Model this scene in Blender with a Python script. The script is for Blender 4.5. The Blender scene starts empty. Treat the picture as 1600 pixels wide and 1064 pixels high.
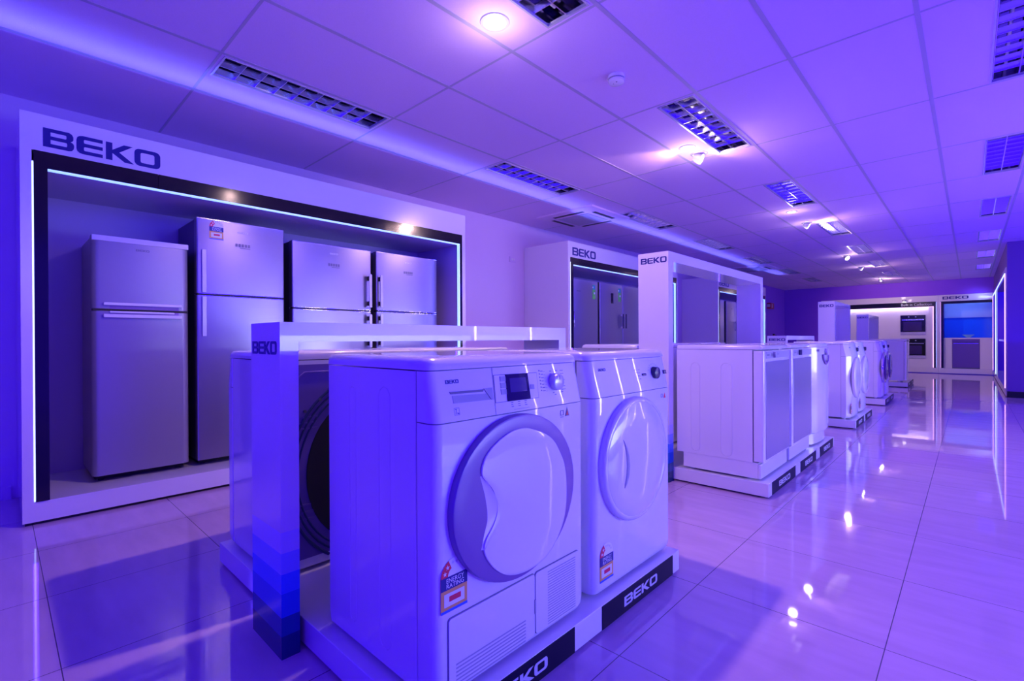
import bpy, bmesh, math, random
from mathutils import Vector, Matrix
random.seed(7)
sc = bpy.context.scene
COL = sc.collection
PI = math.pi
R = math.radians

# ------------------------------------------------------------------ camera
cam_d = bpy.data.cameras.new('camera')
cam_d.sensor_width = 36.0
cam_d.lens = 36.0 * 760 / 1600
cam_d.clip_start = 0.02
cam = bpy.data.objects.new('camera', cam_d)
COL.objects.link(cam)
yaw, pit, rol = R(43.32), R(0.157), R(-0.27)
fw = Vector((-math.sin(yaw) * math.cos(pit), math.cos(yaw) * math.cos(pit), -math.sin(pit)))
r0 = Vector((math.cos(yaw), math.sin(yaw), 0))
u0 = r0.cross(fw)
rt = r0 * math.cos(rol) + u0 * math.sin(rol)
up = u0 * math.cos(rol) - r0 * math.sin(rol)
cam.matrix_world = Matrix(((rt.x, up.x, -fw.x, 0), (rt.y, up.y, -fw.y, 0), (rt.z, up.z, -fw.z, 0.99), (0, 0, 0, 1)))
sc.camera = cam

# ------------------------------------------------------------------ view, world
sc.view_settings.view_transform = 'Standard'
sc.view_settings.look = 'None'
sc.view_settings.gamma = 1
sc.view_settings.exposure = 0.0
sc.view_settings.use_curve_mapping = False
CEIL = 2.54

w = bpy.data.worlds.new('blue_fill_world')  # blue surround added as fill through the open sides of the room
sc.world = w
w.use_nodes = True
nt = w.node_tree
nt.nodes.clear()
wo = nt.nodes.new('ShaderNodeOutputWorld')
bg = nt.nodes.new('ShaderNodeBackground')
tc = nt.nodes.new('ShaderNodeTexCoord')
sx = nt.nodes.new('ShaderNodeSeparateXYZ')
rp = nt.nodes.new('ShaderNodeValToRGB')
mr = nt.nodes.new('ShaderNodeMapRange')
nt.links.new(tc.outputs['Generated'], sx.inputs[0])
nt.links.new(sx.outputs['X'], mr.inputs['Value'])
mr.inputs['From Min'].default_value = -0.4
mr.inputs['From Max'].default_value = 1.0
nt.links.new(mr.outputs['Result'], rp.inputs['Fac'])
rp.color_ramp.elements[0].color = (0.030, 0.0005, 1.0, 1)
rp.color_ramp.elements[1].color = (0.045, 0.0050, 1.0, 1)
nt.links.new(rp.outputs['Color'], bg.inputs['Color'])
bg.inputs['Strength'].default_value = 2.5
nt.links.new(bg.outputs[0], wo.inputs[0])


def lamp(name, kind, loc, energy, color, direction=None, **kw):
    d = bpy.data.lights.new(name, kind)
    d.energy = energy
    d.color = color
    for k, v in kw.items():
        setattr(d, k, v)
    o = bpy.data.objects.new(name, d)
    COL.objects.link(o)
    o.location = loc
    if direction is not None:
        o.rotation_euler = Vector(direction).to_track_quat('-Z', 'Y').to_euler()
    return o


WARM = (1.0, 0.62, 0.62)
BLUE = (0.10, 0.03, 1.0)
STRIP = (0.05, 0.01, 1.0)
SPOT_W = 38.0
# cool fill added low on the right to brighten the machine fronts
lamp('side_fill_light', 'AREA', (2.3, 5.4, 0.70), 19.0, (0.64, 0.74, 1.0), (-1, -.42, -.02), shape='RECTANGLE', size=6.5, size_y=.7, spread=R(62))
# unseen blue fill lights added to tint the whole room
lamp('blue_fill_light', 'AREA', (2.4, 9.0, 2.3), 165.0, (0.03, 0.0, 1.0), (-.75, 0, -1), shape='RECTANGLE', size=16.0, size_y=0.3)
lamp('blue_fill_light', 'AREA', (0.3, 9.0, 0.9), 70.0, (0.03, 0.0, 1.0), (0, 0, 1), shape='RECTANGLE', size=1.2, size_y=16.0)
# ceiling wash of strips assumed on the bays, unseen lights added across gaps
for y0, y1 in ((-3.0, 3.3), (3.3, 8.2), (8.2, 13.2)):
    lamp('ceiling_wash_light', 'AREA', (-3.60, (y0 + y1) / 2, 2.232), 12.0 * (y1 - y0) / 5 * .62, (0.13, 0.17, 1.0), (0.80, 0, 1),
         shape='RECTANGLE', size=y1 - y0, size_y=0.02, spread=R(50))


# ------------------------------------------------------------------ materials
def mat(name, col, rough=0.4, metal=0.0, spec=0.5, emit=None, estr=0.0, coat=0.0, noise=None, bump=None, aniso=None):
    m = bpy.data.materials.new(name)
    m.use_nodes = True
    n = m.node_tree
    b = n.nodes['Principled BSDF']
    b.inputs['Base Color'].default_value = (*col, 1)
    b.inputs['Roughness'].default_value = rough
    b.inputs['Metallic'].default_value = metal
    b.inputs['Specular IOR Level'].default_value = spec
    b.inputs['Coat Weight'].default_value = coat
    b.inputs['Coat Roughness'].default_value = 0.03
    if emit:
        b.inputs['Emission Color'].default_value = (*emit, 1)
        b.inputs['Emission Strength'].default_value = estr
    co = n.nodes.new('ShaderNodeTexCoord')
    if noise:      # (scale, amount)
        t = n.nodes.new('ShaderNodeTexNoise')
        t.inputs['Scale'].default_value = noise[0]
        t.inputs['Detail'].default_value = 4
        n.links.new(co.outputs['Object'], t.inputs['Vector'])
        x = n.nodes.new('ShaderNodeMix')
        x.data_type = 'RGBA'
        x.inputs['A'].default_value = (*[c * (1 - noise[1]) for c in col], 1)
        x.inputs['B'].default_value = (*[min(1, c * (1 + noise[1])) for c in col], 1)
        n.links.new(t.outputs['Fac'], x.inputs['Factor'])
        n.links.new(x.outputs['Result'], b.inputs['Base Color'])
    if bump:       # (scale, strength, distance, stretch)
        t = n.nodes.new('ShaderNodeTexNoise')
        t.inputs['Scale'].default_value = bump[0]
        t.inputs['Detail'].default_value = 3
        mp = n.nodes.new('ShaderNodeMapping')
        mp.inputs['Scale'].default_value = bump[3] if len(bump) > 3 else (1, 1, 1)
        n.links.new(co.outputs['Object'], mp.inputs['Vector'])
        n.links.new(mp.outputs[0], t.inputs['Vector'])
        bp = n.nodes.new('ShaderNodeBump')
        bp.inputs['Strength'].default_value = bump[1]
        bp.inputs['Distance'].default_value = bump[2]
        n.links.new(t.outputs['Fac'], bp.inputs['Height'])
        n.links.new(bp.outputs[0], b.inputs['Normal'])
    return m


M = {}
M['enamel'] = mat('white_enamel', (0.80, 0.80, 0.82), 0.22, coat=0.8, noise=(3, 0.01))
M['panel'] = mat('white_panel', (0.80, 0.79, 0.81), 0.22, coat=0.8, noise=(2, 0.01))
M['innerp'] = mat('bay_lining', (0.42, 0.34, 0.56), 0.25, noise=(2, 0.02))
M['black'] = mat('black_gloss', (0.006, 0.006, 0.008), 0.12, noise=(5, 0.1))
M['navy'] = mat('navy_vinyl', (0.010, 0.008, 0.20), 0.45, noise=(5, 0.05))
M['navyp'] = mat('navy_plate', (0.004, 0.004, 0.022), 0.40, spec=0.2, noise=(5, 0.05))
M['letterw'] = mat('pale_vinyl', (0.62, 0.62, 0.66), 0.4, noise=(5, 0.02))
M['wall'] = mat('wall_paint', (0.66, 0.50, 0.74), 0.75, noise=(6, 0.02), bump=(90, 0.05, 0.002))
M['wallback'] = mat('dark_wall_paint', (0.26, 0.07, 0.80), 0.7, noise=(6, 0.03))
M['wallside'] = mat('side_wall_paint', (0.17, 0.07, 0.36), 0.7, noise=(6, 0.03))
M['silver'] = mat('silver_lacquer', (0.33, 0.31, 0.36), 0.30, 0.35, noise=(30, 0.02))
M['silverlite'] = mat('pale_silver', (0.62, 0.62, 0.66), 0.25, 0.3, noise=(30, 0.02))
M['steel'] = mat('brushed_steel', (0.34, 0.31, 0.37), 0.30, 0.85, noise=(30, 0.02), bump=(40, 0.04, 0.001, (1, 0.2, 12)))
M['steeld'] = mat('dark_steel', (0.16, 0.16, 0.20), 0.35, 0.8, noise=(20, 0.05))
M['chrome'] = mat('bright_aluminium', (0.80, 0.80, 0.84), 0.12, 1.0, noise=(8, 0.02))
M['louvre'] = mat('louvre_aluminium', (0.70, 0.70, 0.76), 0.16, 1.0, noise=(8, 0.05))
M['reflector'] = mat('lamp_reflector', (0.20, 0.18, 0.30), 0.12, 1.0, noise=(8, 0.1))
M['tube'] = mat('unlit_tube', (0.7, 0.7, 0.75), 0.2, noise=(8, 0.02))
M['ring'] = mat('silver_ring', (0.23, 0.14, 0.36), 0.28, 0.10, noise=(20, 0.02))
M['groove'] = mat('shadow_gap', (0.20, 0.20, 0.24), 0.5, noise=(8, 0.05))
M['slot'] = mat('vent_slot_shade', (0.38, 0.38, 0.42), 0.5, noise=(8, 0.05))  # shade of the vent slots, painted as raised grey strips
M['ink'] = mat('grey_print', (0.16, 0.15, 0.22), 0.5, noise=(8, 0.05))
M['knob'] = mat('dark_knob', (0.035, 0.03, 0.09), 0.25, noise=(8, 0.05))
M['screen'] = mat('display_glass', (0.012, 0.010, 0.035), 0.08, noise=(4, 0.1))
M['screenin'] = mat('display_window', (0.045, 0.025, 0.14), 0.12, noise=(4, 0.1))
M['grey'] = mat('mid_grey', (0.34, 0.34, 0.40), 0.35, noise=(8, 0.03))
M['red'] = mat('red_print', (0.75, 0.02, 0.08), 0.4, noise=(8, 0.03))
M['redwhite'] = mat('white_print', (0.85, 0.85, 0.85), 0.4, noise=(8, 0.01))
M['orange'] = mat('orange_print', (0.80, 0.42, 0.12), 0.4, noise=(8, 0.03))
M['bluep'] = mat('blue_print', (0.02, 0.12, 0.9), 0.4, noise=(8, 0.03))
M['green'] = mat('green_print', (0.12, 0.60, 0.08), 0.4, noise=(8, 0.05))
M['teal'] = mat('teal_print', (0.02, 0.30, 0.35), 0.4, noise=(8, 0.05))
M['rubber'] = mat('dark_rubber', (0.01, 0.01, 0.012), 0.6, noise=(8, 0.1))
M['backsheet'] = mat('galvanised_back', (0.16, 0.10, 0.36), 0.4, 0.1, noise=(6, 0.2))
M['backring'] = mat('pressed_ring', (0.02, 0.03, 0.12), 0.4, 0.0, noise=(6, 0.2))
M['splash'] = mat('blue_splashback', (0.01, 0.17, 0.95), 0.08, noise=(4, 0.05))
M['cupb'] = mat('upper_cupboard', (0.42, 0.55, 0.85), 0.15, noise=(3, 0.05))
M['bench'] = mat('bench_top', (0.80, 0.80, 0.82), 0.2, noise=(3, 0.02))
M['bowl'] = mat('bowl_glass', (0.35, 0.75, 0.85), 0.08, noise=(3, 0.05))
M['dwdark'] = mat('dark_stainless', (0.20, 0.12, 0.28), 0.3, 0.7, noise=(4, 0.05))
M['led'] = mat('led_strip', (0.8, 0.8, 0.9), 0.5, emit=(0.50, 0.66, 1.0), estr=1.7)
M['ledc'] = mat('led_strip_cool', (0.8, 0.8, 0.9), 0.5, emit=(0.20, 0.38, 1.0), estr=1.9)
M['ledp'] = mat('led_strip_warm', (0.8, 0.8, 0.9), 0.5, emit=(0.90, 0.42, 1.0), estr=1.6)
M['bulb'] = mat('lamp_glow', (0.9, 0.9, 0.9), 0.5, emit=(1.0, 0.86, 0.88), estr=16.0)
M['bulbdim'] = mat('lamp_glow_soft', (0.9, 0.9, 0.9), 0.5, emit=(1.0, 0.86, 0.88), estr=7.0)
M['acrylic'] = mat('clear_acrylic', (0.86, 0.82, 0.92), 0.02)
M['acrylic'].node_tree.nodes['Principled BSDF'].inputs['Transmission Weight'].default_value = 0.55
M['acrylic'].node_tree.nodes['Principled BSDF'].inputs['IOR'].default_value = 1.3
M['ceilbar'] = mat('ceiling_bar', (0.42, 0.38, 0.52), 0.5, noise=(8, 0.02))
M['vent'] = mat('vent_dark', (0.03, 0.03, 0.05), 0.6, noise=(8, 0.1))
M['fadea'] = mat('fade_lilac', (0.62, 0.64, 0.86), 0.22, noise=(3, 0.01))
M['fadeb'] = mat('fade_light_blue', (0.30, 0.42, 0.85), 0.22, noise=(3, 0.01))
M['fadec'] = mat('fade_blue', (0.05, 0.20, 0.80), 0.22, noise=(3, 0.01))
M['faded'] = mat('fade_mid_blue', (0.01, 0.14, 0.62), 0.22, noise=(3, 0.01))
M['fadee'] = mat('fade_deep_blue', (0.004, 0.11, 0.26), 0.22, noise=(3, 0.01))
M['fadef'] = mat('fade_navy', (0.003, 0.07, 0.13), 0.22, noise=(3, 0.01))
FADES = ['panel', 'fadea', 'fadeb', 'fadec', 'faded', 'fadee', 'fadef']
M['pink'] = mat('red_plastic', (0.55, 0.03, 0.10), 0.4, noise=(8, 0.05))
M['dwdoor'] = mat('dishwasher_door', (0.50, 0.48, 0.56), 0.22, 0.55, noise=(5, 0.02))
M['glassdoor'] = mat('dark_door_glass', (0.10, 0.03, 0.20), 0.06, noise=(5, 0.1))

# ceiling tiles: fine pitted texture
m = mat('ceiling_tile', (0.68, 0.49, 0.80), 0.85, noise=(160, 0.05), bump=(260, 0.35, 0.002))
M['tile'] = m

# floor: polished porcelain squares with thin joints
m = bpy.data.materials.new('porcelain_floor')
m.use_nodes = True
n = m.node_tree
b = n.nodes['Principled BSDF']
geo = n.nodes.new('ShaderNodeNewGeometry')
mp = n.nodes.new('ShaderNodeMapping')
mp.inputs['Location'].default_value = (0.20 + 6.0, -0.73 + 6.0, 0)
n.links.new(geo.outputs['Position'], mp.inputs['Vector'])
br = n.nodes.new('ShaderNodeTexBrick')
br.offset = 0.0
br.inputs['Scale'].default_value = 1.0
br.inputs['Brick Width'].default_value = 0.6
br.inputs['Row Height'].default_value = 0.6
br.inputs['Mortar Size'].default_value = 0.0017
br.inputs['Mortar Smooth'].default_value = 0.3
br.inputs['Color1'].default_value = (0.56, 0.38, 0.55, 1)
br.inputs['Color2'].default_value = (0.58, 0.40, 0.57, 1)
br.inputs['Mortar'].default_value = (0.12, 0.09, 0.14, 1)
n.links.new(mp.outputs[0], br.inputs['Vector'])
ns = n.nodes.new('ShaderNodeTexNoise')
ns.inputs['Scale'].default_value = 7
ns.inputs['Detail'].default_value = 8
mpn = n.nodes.new('ShaderNodeMapping')
mpn.inputs['Scale'].default_value = (0.5, 2.2, 1)
n.links.new(geo.outputs['Position'], mpn.inputs['Vector'])
n.links.new(mpn.outputs[0], ns.inputs['Vector'])
mx = n.nodes.new('ShaderNodeMix')
mx.data_type = 'RGBA'
mx.blend_type = 'MULTIPLY'
mrn = n.nodes.new('ShaderNodeMapRange')
mrn.inputs['From Min'].default_value = 0.3
mrn.inputs['From Max'].default_value = 0.7
mrn.inputs['To Min'].default_value = 0.93
mrn.inputs['To Max'].default_value = 1.05
n.links.new(ns.outputs['Fac'], mrn.inputs['Value'])
mx.inputs['Factor'].default_value = 1
n.links.new(br.outputs['Color'], mx.inputs['A'])
n.links.new(mrn.outputs['Result'], mx.inputs['B'])
n.links.new(mx.outputs['Result'], b.inputs['Base Color'])
b.inputs['Roughness'].default_value = 0.035
b.inputs['IOR'].default_value = 1.55
bpn = n.nodes.new('ShaderNodeBump')
bpn.inputs['Strength'].default_value = 0.5
bpn.inputs['Distance'].default_value = 0.001
bpn.invert = True
n.links.new(br.outputs['Fac'], bpn.inputs['Height'])
n.links.new(bpn.outputs[0], b.inputs['Normal'])
M['floor'] = m


# ------------------------------------------------------------------ mesh builder
class MB:
    def __init__(s):
        s.v = []
        s.f = []
        s.mi = []
        s.cur = 0
        s.sm = []
        s.smooth = False

    def face(s, idx):
        s.f.append(tuple(idx))
        s.mi.append(s.cur)
        s.sm.append(s.smooth)

    def box(s, x0, x1, y0, y1, z0, z1):
        b = len(s.v)
        s.v += [(x0, y0, z0), (x1, y0, z0), (x1, y1, z0), (x0, y1, z0), (x0, y0, z1), (x1, y0, z1), (x1, y1, z1), (x0, y1, z1)]
        for q in ((0, 3, 2, 1), (4, 5, 6, 7), (0, 1, 5, 4), (1, 2, 6, 5), (2, 3, 7, 6), (3, 0, 4, 7)):
            s.face([b + i for i in q])
        return s

    def loft(s, loops, cap0=True, cap1=True, smooth=False):
        sm = s.smooth
        s.smooth = smooth
        b = len(s.v)
        k = len(loops[0])
        for L in loops:
            s.v += [tuple(p) for p in L]
        for i in range(len(loops) - 1):
            for j in range(k):
                a = b + i * k + j
                c = b + i * k + (j + 1) % k
                s.face([a, c, c + k, a + k])
        s.smooth = False
        if cap0:
            s.face([b + j for j in reversed(range(k))])
        if cap1:
            s.face([b + (len(loops) - 1) * k + j for j in range(k)])
        s.smooth = sm
        return s

    def prism(s, pts, a0, a1, axis='x', smooth=False):
        """pts in the plane across the axis: x -> (y,z), y -> (x,z), z -> (x,y)"""
        def mk(p, a):
            return {'x': (a, p[0], p[1]), 'y': (p[0], a, p[1]), 'z': (p[0], p[1], a)}[axis]
        return s.loft([[mk(p, a0) for p in pts], [mk(p, a1) for p in pts]], smooth=smooth)

    def cyl(s, c, r, a0, a1, axis='x', n=24, r1=None, smooth=True):
        r1 = r if r1 is None else r1
        L = []
        for a, rr in ((a0, r), (a1, r1)):
            row = []
            for i in range(n):
                t = 2 * PI * i / n
                p = (c[0] + rr * math.cos(t), c[1] + rr * math.sin(t))
                row.append({'x': (a, p[0], p[1]), 'y': (p[0], a, p[1]), 'z': (p[0], p[1], a)}[axis])
            L.append(row)
        return s.loft(L, smooth=smooth)

    def lathe(s, prof, c=(0, 0, 0), n=32, axis='z', ry=1.0, rz=1.0, cap=False):
        """prof: [(radius, height)], turned about the axis; ry/rz squash the radii"""
        L = []
        for r, h in prof:
            row = []
            for i in range(n):
                t = 2 * PI * i / n
                a, bb = r * ry * math.cos(t), r * rz * math.sin(t)
                p = {'z': (a, bb, h), 'x': (h, a, bb), 'y': (a, h, bb)}[axis]
                row.append((p[0] + c[0], p[1] + c[1], p[2] + c[2]))
            L.append(row)
        return s.loft(L, cap0=cap, cap1=cap, smooth=True)

    def tube(s, path, r, n=6, closed=False):
        P = [Vector(p) for p in path]
        L = []
        k = len(P)
        for i in range(k):
            a = P[(i - 1) % k] if (closed or i > 0) else P[i]
            c = P[(i + 1) % k] if (closed or i < k - 1) else P[i]
            d = (c - a).normalized()
            u = d.orthogonal() if abs(d.x) > 0.9 else d.cross(Vector((1, 0, 0)))
            u.normalize()
            v = d.cross(u)
            L.append([P[i] + r * (math.cos(2 * PI * j / n) * u + math.sin(2 * PI * j / n) * v) for j in range(n)])
        if closed:
            L.append(L[0])
        return s.loft(L, cap0=not closed, cap1=not closed, smooth=True)

    def poly(s, pts):
        b = len(s.v)
        s.v += [tuple(p) for p in pts]
        s.face([b + i for i in range(len(pts))])
        return s


def build(name, mb, mats, parent=None, bevel=0.0, label=None, seg=2):
    me = bpy.data.meshes.new(name)
    me.from_pydata(mb.v, [], mb.f)
    if isinstance(mats, str):
        mats = [mats]
    for k in mats:
        me.materials.append(M[k])
    for p, mi, sm in zip(me.polygons, mb.mi, mb.sm):
        p.material_index = mi
        p.use_smooth = sm
    bm = bmesh.new()
    bm.from_mesh(me)
    bmesh.ops.recalc_face_normals(bm, faces=bm.faces)
    bm.to_mesh(me)
    bm.free()
    me.set_sharp_from_angle(angle=R(38))
    o = bpy.data.objects.new(name, me)
    COL.objects.link(o)
    if parent is not None:
        o.parent = parent
    if bevel:
        md = o.modifiers.new('edge', 'BEVEL')
        md.width = bevel
        md.segments = seg
        md.limit_method = 'ANGLE'
        md.angle_limit = R(40)
    if label:
        o['label'] = label
    return o


def thing(name, label, cat, loc=(0, 0, 0), rz=0, group=None):
    o = bpy.data.objects.new(name, None)
    COL.objects.link(o)
    o.location = loc
    o.rotation_euler = (0, 0, rz)
    o.empty_display_size = 0.1
    tag(o, label, cat, group)
    return o


def tag(o, label, cat, group=None):
    o['label'] = label
    o['category'] = cat
    if group:
        o['group'] = group
    return o


def struct(name, mb, mats, bevel=0.0):
    o = build(name, mb, mats, None, bevel)
    o['kind'] = 'structure'
    return o


def dup(root, loc, rz=0, label=None, group=None):
    kids = {}
    for o in bpy.data.objects:
        if o.parent is not None:
            kids.setdefault(o.parent.name, []).append(o)

    def cp(o, par):
        c = o.copy()
        COL.objects.link(c)
        c.parent = par
        for ch in kids.get(o.name, []):
            cp(ch, c)
        return c
    r = cp(root, None)
    r.location = loc
    r.rotation_euler = (0, 0, rz)
    if label:
        r['label'] = label
    if group:
        r['group'] = group
    return r


# ------------------------------------------------------------------ writing
def rr(x0, y0, x1, y1, r, n=5):
    out = []
    for cx, cy, a in ((x1 - r, y1 - r, 0), (x0 + r, y1 - r, 90), (x0 + r, y0 + r, 180), (x1 - r, y0 + r, 270)):
        for i in range(n + 1):
            t = R(a + 90 * i / n)
            out.append((cx + r * math.cos(t), cy + r * math.sin(t)))
    return out


def beko_outlines():
    g = []
    x = 0
    B = [(0, 0), (1.05, 0), (1.17, .04), (1.24, .12), (1.27, .24), (1.27, .36), (1.22, .46), (1.12, .51), (1.20, .56), (1.24, .64), (1.24, .80),
         (1.18, .93), (1.06, 1), (0, 1)]
    g.append([(p[0] + x, p[1]) for p in B])
    g.append([(p[0] + x, p[1]) for p in ((.3, .19), (.3, .41), (.95, .41), (.98, .36), (.98, .24), (.95, .19))])
    g.append([(p[0] + x, p[1]) for p in ((.3, .60), (.3, .81), (.92, .81), (.95, .77), (.95, .64), (.92, .60))])
    x = 1.37
    E = [(1.15, 0), (.26, 0), (.12, .04), (.03, .13), (0, .26), (0, .74), (.03, .87), (.12, .96), (.26, 1), (1.15, 1), (1.15, .81), (.36, .81), (.32, .77),
         (.32, .64), (.36, .60), (1.15, .60), (1.15, .41), (.36, .41), (.32, .37), (.32, .23), (.36, .19), (1.15, .19)]
    g.append([(p[0] + x, p[1]) for p in E])
    x = 2.66
    K = [(0, 0), (0, 1), (.3, 1), (.3, .60), (.84, 1), (1.26, 1), (.62, .52), (1.32, 0), (.88, 0), (.3, .42), (.3, 0)]
    g.append([(p[0] + x, p[1]) for p in K])
    x = 4.00
    g.append(rr(x, 0, x + 1.3, 1, .26))
    g.append(rr(x + .3, .2, x + 1.0, .8, .10))
    return g


def curve_mesh(splines=None, text=None):
    if text is None:
        cu = bpy.data.curves.new('c', 'CURVE')
        for pts in splines:
            s = cu.splines.new('POLY')
            s.points.add(len(pts) - 1)
            for i, p in enumerate(pts):
                s.points[i].co = (p[0], p[1], 0, 1)
            s.use_cyclic_u = True
    else:
        cu = bpy.data.curves.new('c', 'FONT')
        cu.body = text
        cu.size = 1.0
        cu.resolution_u = 3
    if text is None:
        cu.dimensions = '2D'
        cu.fill_mode = 'BOTH'
    o = bpy.data.objects.new('c', cu)
    COL.objects.link(o)
    bpy.context.view_layer.update()
    dg = bpy.context.evaluated_depsgraph_get()
    me = bpy.data.meshes.new_from_object(o.evaluated_get(dg))
    vs = [tuple(v.co) for v in me.vertices]
    fs = [tuple(p.vertices) for p in me.polygons]
    bpy.data.objects.remove(o)
    bpy.data.curves.remove(cu)
    bpy.data.meshes.remove(me)
    return vs, fs


LET_CACHE = {}


def letters(kind, x0, x1, y0, y1, mb=None):
    """flat lettering filling the box x0..x1, y0..y1 of a plane; returns verts2d, faces"""
    if kind not in LET_CACHE:
        LET_CACHE[kind] = curve_mesh(beko_outlines()) if kind == '#logo' else curve_mesh(text=kind)
    vs, fs = LET_CACHE[kind]
    ax, bx = min(v[0] for v in vs), max(v[0] for v in vs)
    ay, by = min(v[1] for v in vs), max(v[1] for v in vs)
    return [(x0 + (v[0] - ax) / (bx - ax) * (x1 - x0), y0 + (v[1] - ay) / (by - ay) * (y1 - y0)) for v in vs], fs


def put_letters(mb, kind, u0, u1, v0, v1, fn, thick=0.0015, nrm=(1, 0, 0)):
    """fn maps (u,v) to a point on the surface; the letters get a small thickness along nrm"""
    vs, fs = letters(kind, u0, u1, v0, v1)
    N = Vector(nrm)
    b = len(mb.v)
    k = len(vs)
    for d in (0.0003, thick):
        mb.v += [tuple(Vector(fn(*v)) + N * d) for v in vs]
    for f in fs:
        mb.face([b + k + i for i in f])
    cnt = {}
    for f in fs:
        for i in range(len(f)):
            e = (f[i], f[(i + 1) % len(f)])
            cnt[e] = cnt.get(e, 0) + 1
    for (a, c) in cnt:
        if (c, a) not in cnt:
            mb.face([b + a, b + c, b + k + c, b + k + a])
    return mb


def logo(parent, u0, u1, v0, v1, fn, m='navy', nrm=(1, 0, 0), thick=0.002):
    mb = MB()
    put_letters(mb, '#logo', u0, u1, v0, v1, fn, thick, nrm)
    return build('lettering', mb, m, parent)


# ------------------------------------------------------------------ the room
XL, YB = -4.40, 17.6
GX = [-4.40, -3.48, -2.93, -2.33, -1.795, -1.257, -0.728, -0.183, 0.36, 0.90, 1.44, 1.98, 2.52]
GY = [-3.8, -2.55, -1.42, -0.29, 0.84, 1.917, 3.03, 4.19, 5.325, 6.495, 7.615, 8.77, 9.90, 11.03, 12.16, 13.29, 14.42, 15.55, 16.68, 17.6]
LUM = []       # x0, x1, y0, y1 openings
for j in (4, 6, 8, 10, 12, 14, 16):
    y0, y1 = GY[j] + 0.022, GY[j + 1] - 0.022
    if y0 < 16.4:
        LUM.append((-3.215, -2.955, y0, y1))
        LUM.append((-1.530, -1.282, y0, y1))
        if j > 4:
            LUM.append((0.085, 0.335, y0, y1))

mb = MB()
mb.box(XL, 3.2, -3.8, YB + 0.6, -0.05, 0)
struct('floor', mb, 'floor')
mb = MB()
for i in range(len(GX) - 1):
    for j in range(len(GY) - 1):
        x0, x1, y0, y1 = GX[i], GX[i + 1], GY[j], GY[j + 1]
        hole = [L for L in LUM if x0 < (L[0] + L[1]) / 2 < x1 and y0 < (L[2] + L[3]) / 2 < y1]
        if hole:
            a0, a1, b0, b1 = hole[0]
            mb.box(x0, a0, y0, y1, CEIL, CEIL + .02)
            mb.box(a1, x1, y0, y1, CEIL, CEIL + .02)
            mb.box(a0, a1, y0, b0, CEIL, CEIL + .02)
            mb.box(a0, a1, b1, y1, CEIL, CEIL + .02)
        else:
            mb.box(x0, x1, y0, y1, CEIL, CEIL + .02)
mb.box(XL, 3.2, -3.8, YB, CEIL + .16, CEIL + .18)
mb.box(2.52, 3.2, -3.8, YB, CEIL, CEIL + .02)
struct('ceiling', mb, 'tile')
mb = MB()
for x in GX[1:]:
    mb.box(x - .011, x + .011, -3.8, YB, CEIL - .002, CEIL + .001)
for y in GY[1:-1]:
    for i in range(len(GX) - 1):
        mb.box(GX[i] + .011, GX[i + 1] - .011, y - .007, y + .007, CEIL - .0012, CEIL + .001)
struct('trim_1', mb, 'ceilbar')
mb = MB()
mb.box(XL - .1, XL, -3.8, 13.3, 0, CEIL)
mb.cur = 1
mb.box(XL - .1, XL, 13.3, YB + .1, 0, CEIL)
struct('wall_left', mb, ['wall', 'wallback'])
mb = MB()
mb.box(XL, 3.2, YB + .62, YB + .72, 0, CEIL)
mb.box(XL, -3.38, YB, YB + .62, 0, CEIL)
mb.box(-3.38, .44, YB, YB + .62, 2.135, CEIL)
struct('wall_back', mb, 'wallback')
mb = MB()
mb.box(.435, 3.2, 11.35, 11.45, 0, CEIL)
mb.box(1.10, 1.2, 11.45, YB + .1, 0, CEIL)
mb.box(.435, 1.10, 11.45, YB + .1, 2.14, CEIL)
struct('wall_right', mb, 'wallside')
mb = MB()
mb.box(.43, 3.2, 11.335, 11.349, 0, .10)
struct('baseboard_right', mb, 'navyp')
mb = MB()
mb.box(XL + .001, XL + .013, -3.8, .06, 0, .08)
mb.box(XL + .001, XL + .013, 3.3, 4.85, 0, .08)
struct('baseboard_left', mb, 'wall')


# ------------------------------------------------------------------ ceiling lights
def luminaire(loc, L, W, label):
    t = thing('ceiling_light', label, 'ceiling light', loc, 0, 'unlit louvred tube lights in the ceiling')
    fr = MB()
    f = .010
    fr.box(0, f, 0, L, -.004, .012).box(W - f, W, 0, L, -.004, .012).box(f, W - f, 0, f, -.004, .012).box(f, W - f, L - f, L, -.004, .012)
    build('frame', fr, 'silverlite', t)
    h = MB()
    h.box(f, W - f, f, L - f, .075, .08)
    h.box(f, f + .002, f, L - f, .012, .075).box(W - f - .002, W - f, f, L - f, .012, .075)
    h.box(f, W - f, f, f + .002, .012, .075).box(f, W - f, L - f - .002, L - f, .012, .075)
    build('reflector', h, 'reflector', t)
    for cx in (W * .27, W * .73):
        tb = MB()
        tb.cyl((cx, .058), .008, .03, L - .03, 'y', 10)
        build('tube', tb, 'tube', t)
    lv = MB()
    lv.loft([[(W / 2 - .003, y, .002), (W / 2 + .003, y, .002), (W / 2 + .010, y, .040), (W / 2 - .010, y, .040)] for y in (f, L - f)])
    for side, s in ((f + .002, 1), (W - f - .002, -1)):
        pr = [(side, .004), (side + s * .004, .004), (side + s * .012, .040), (side, .040)]
        lv.prism(pr, f, L - f, 'y')
    n = 9
    for k in range(1, n):
        y = f + (L - 2 * f) * k / n
        for a, b2 in ((f + .006, W / 2 - .004), (W / 2 + .004, W - f - .006)):
            m2 = (a + b2) / 2
            lv.loft([[(x, y - .0015, .004), (x, y + .0015, .004), (x, y + .009, .036), (x, y - .009, .036)] for x in (a, m2, b2)])
    build('louvre', lv, 'louvre', t)
    return t


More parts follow.
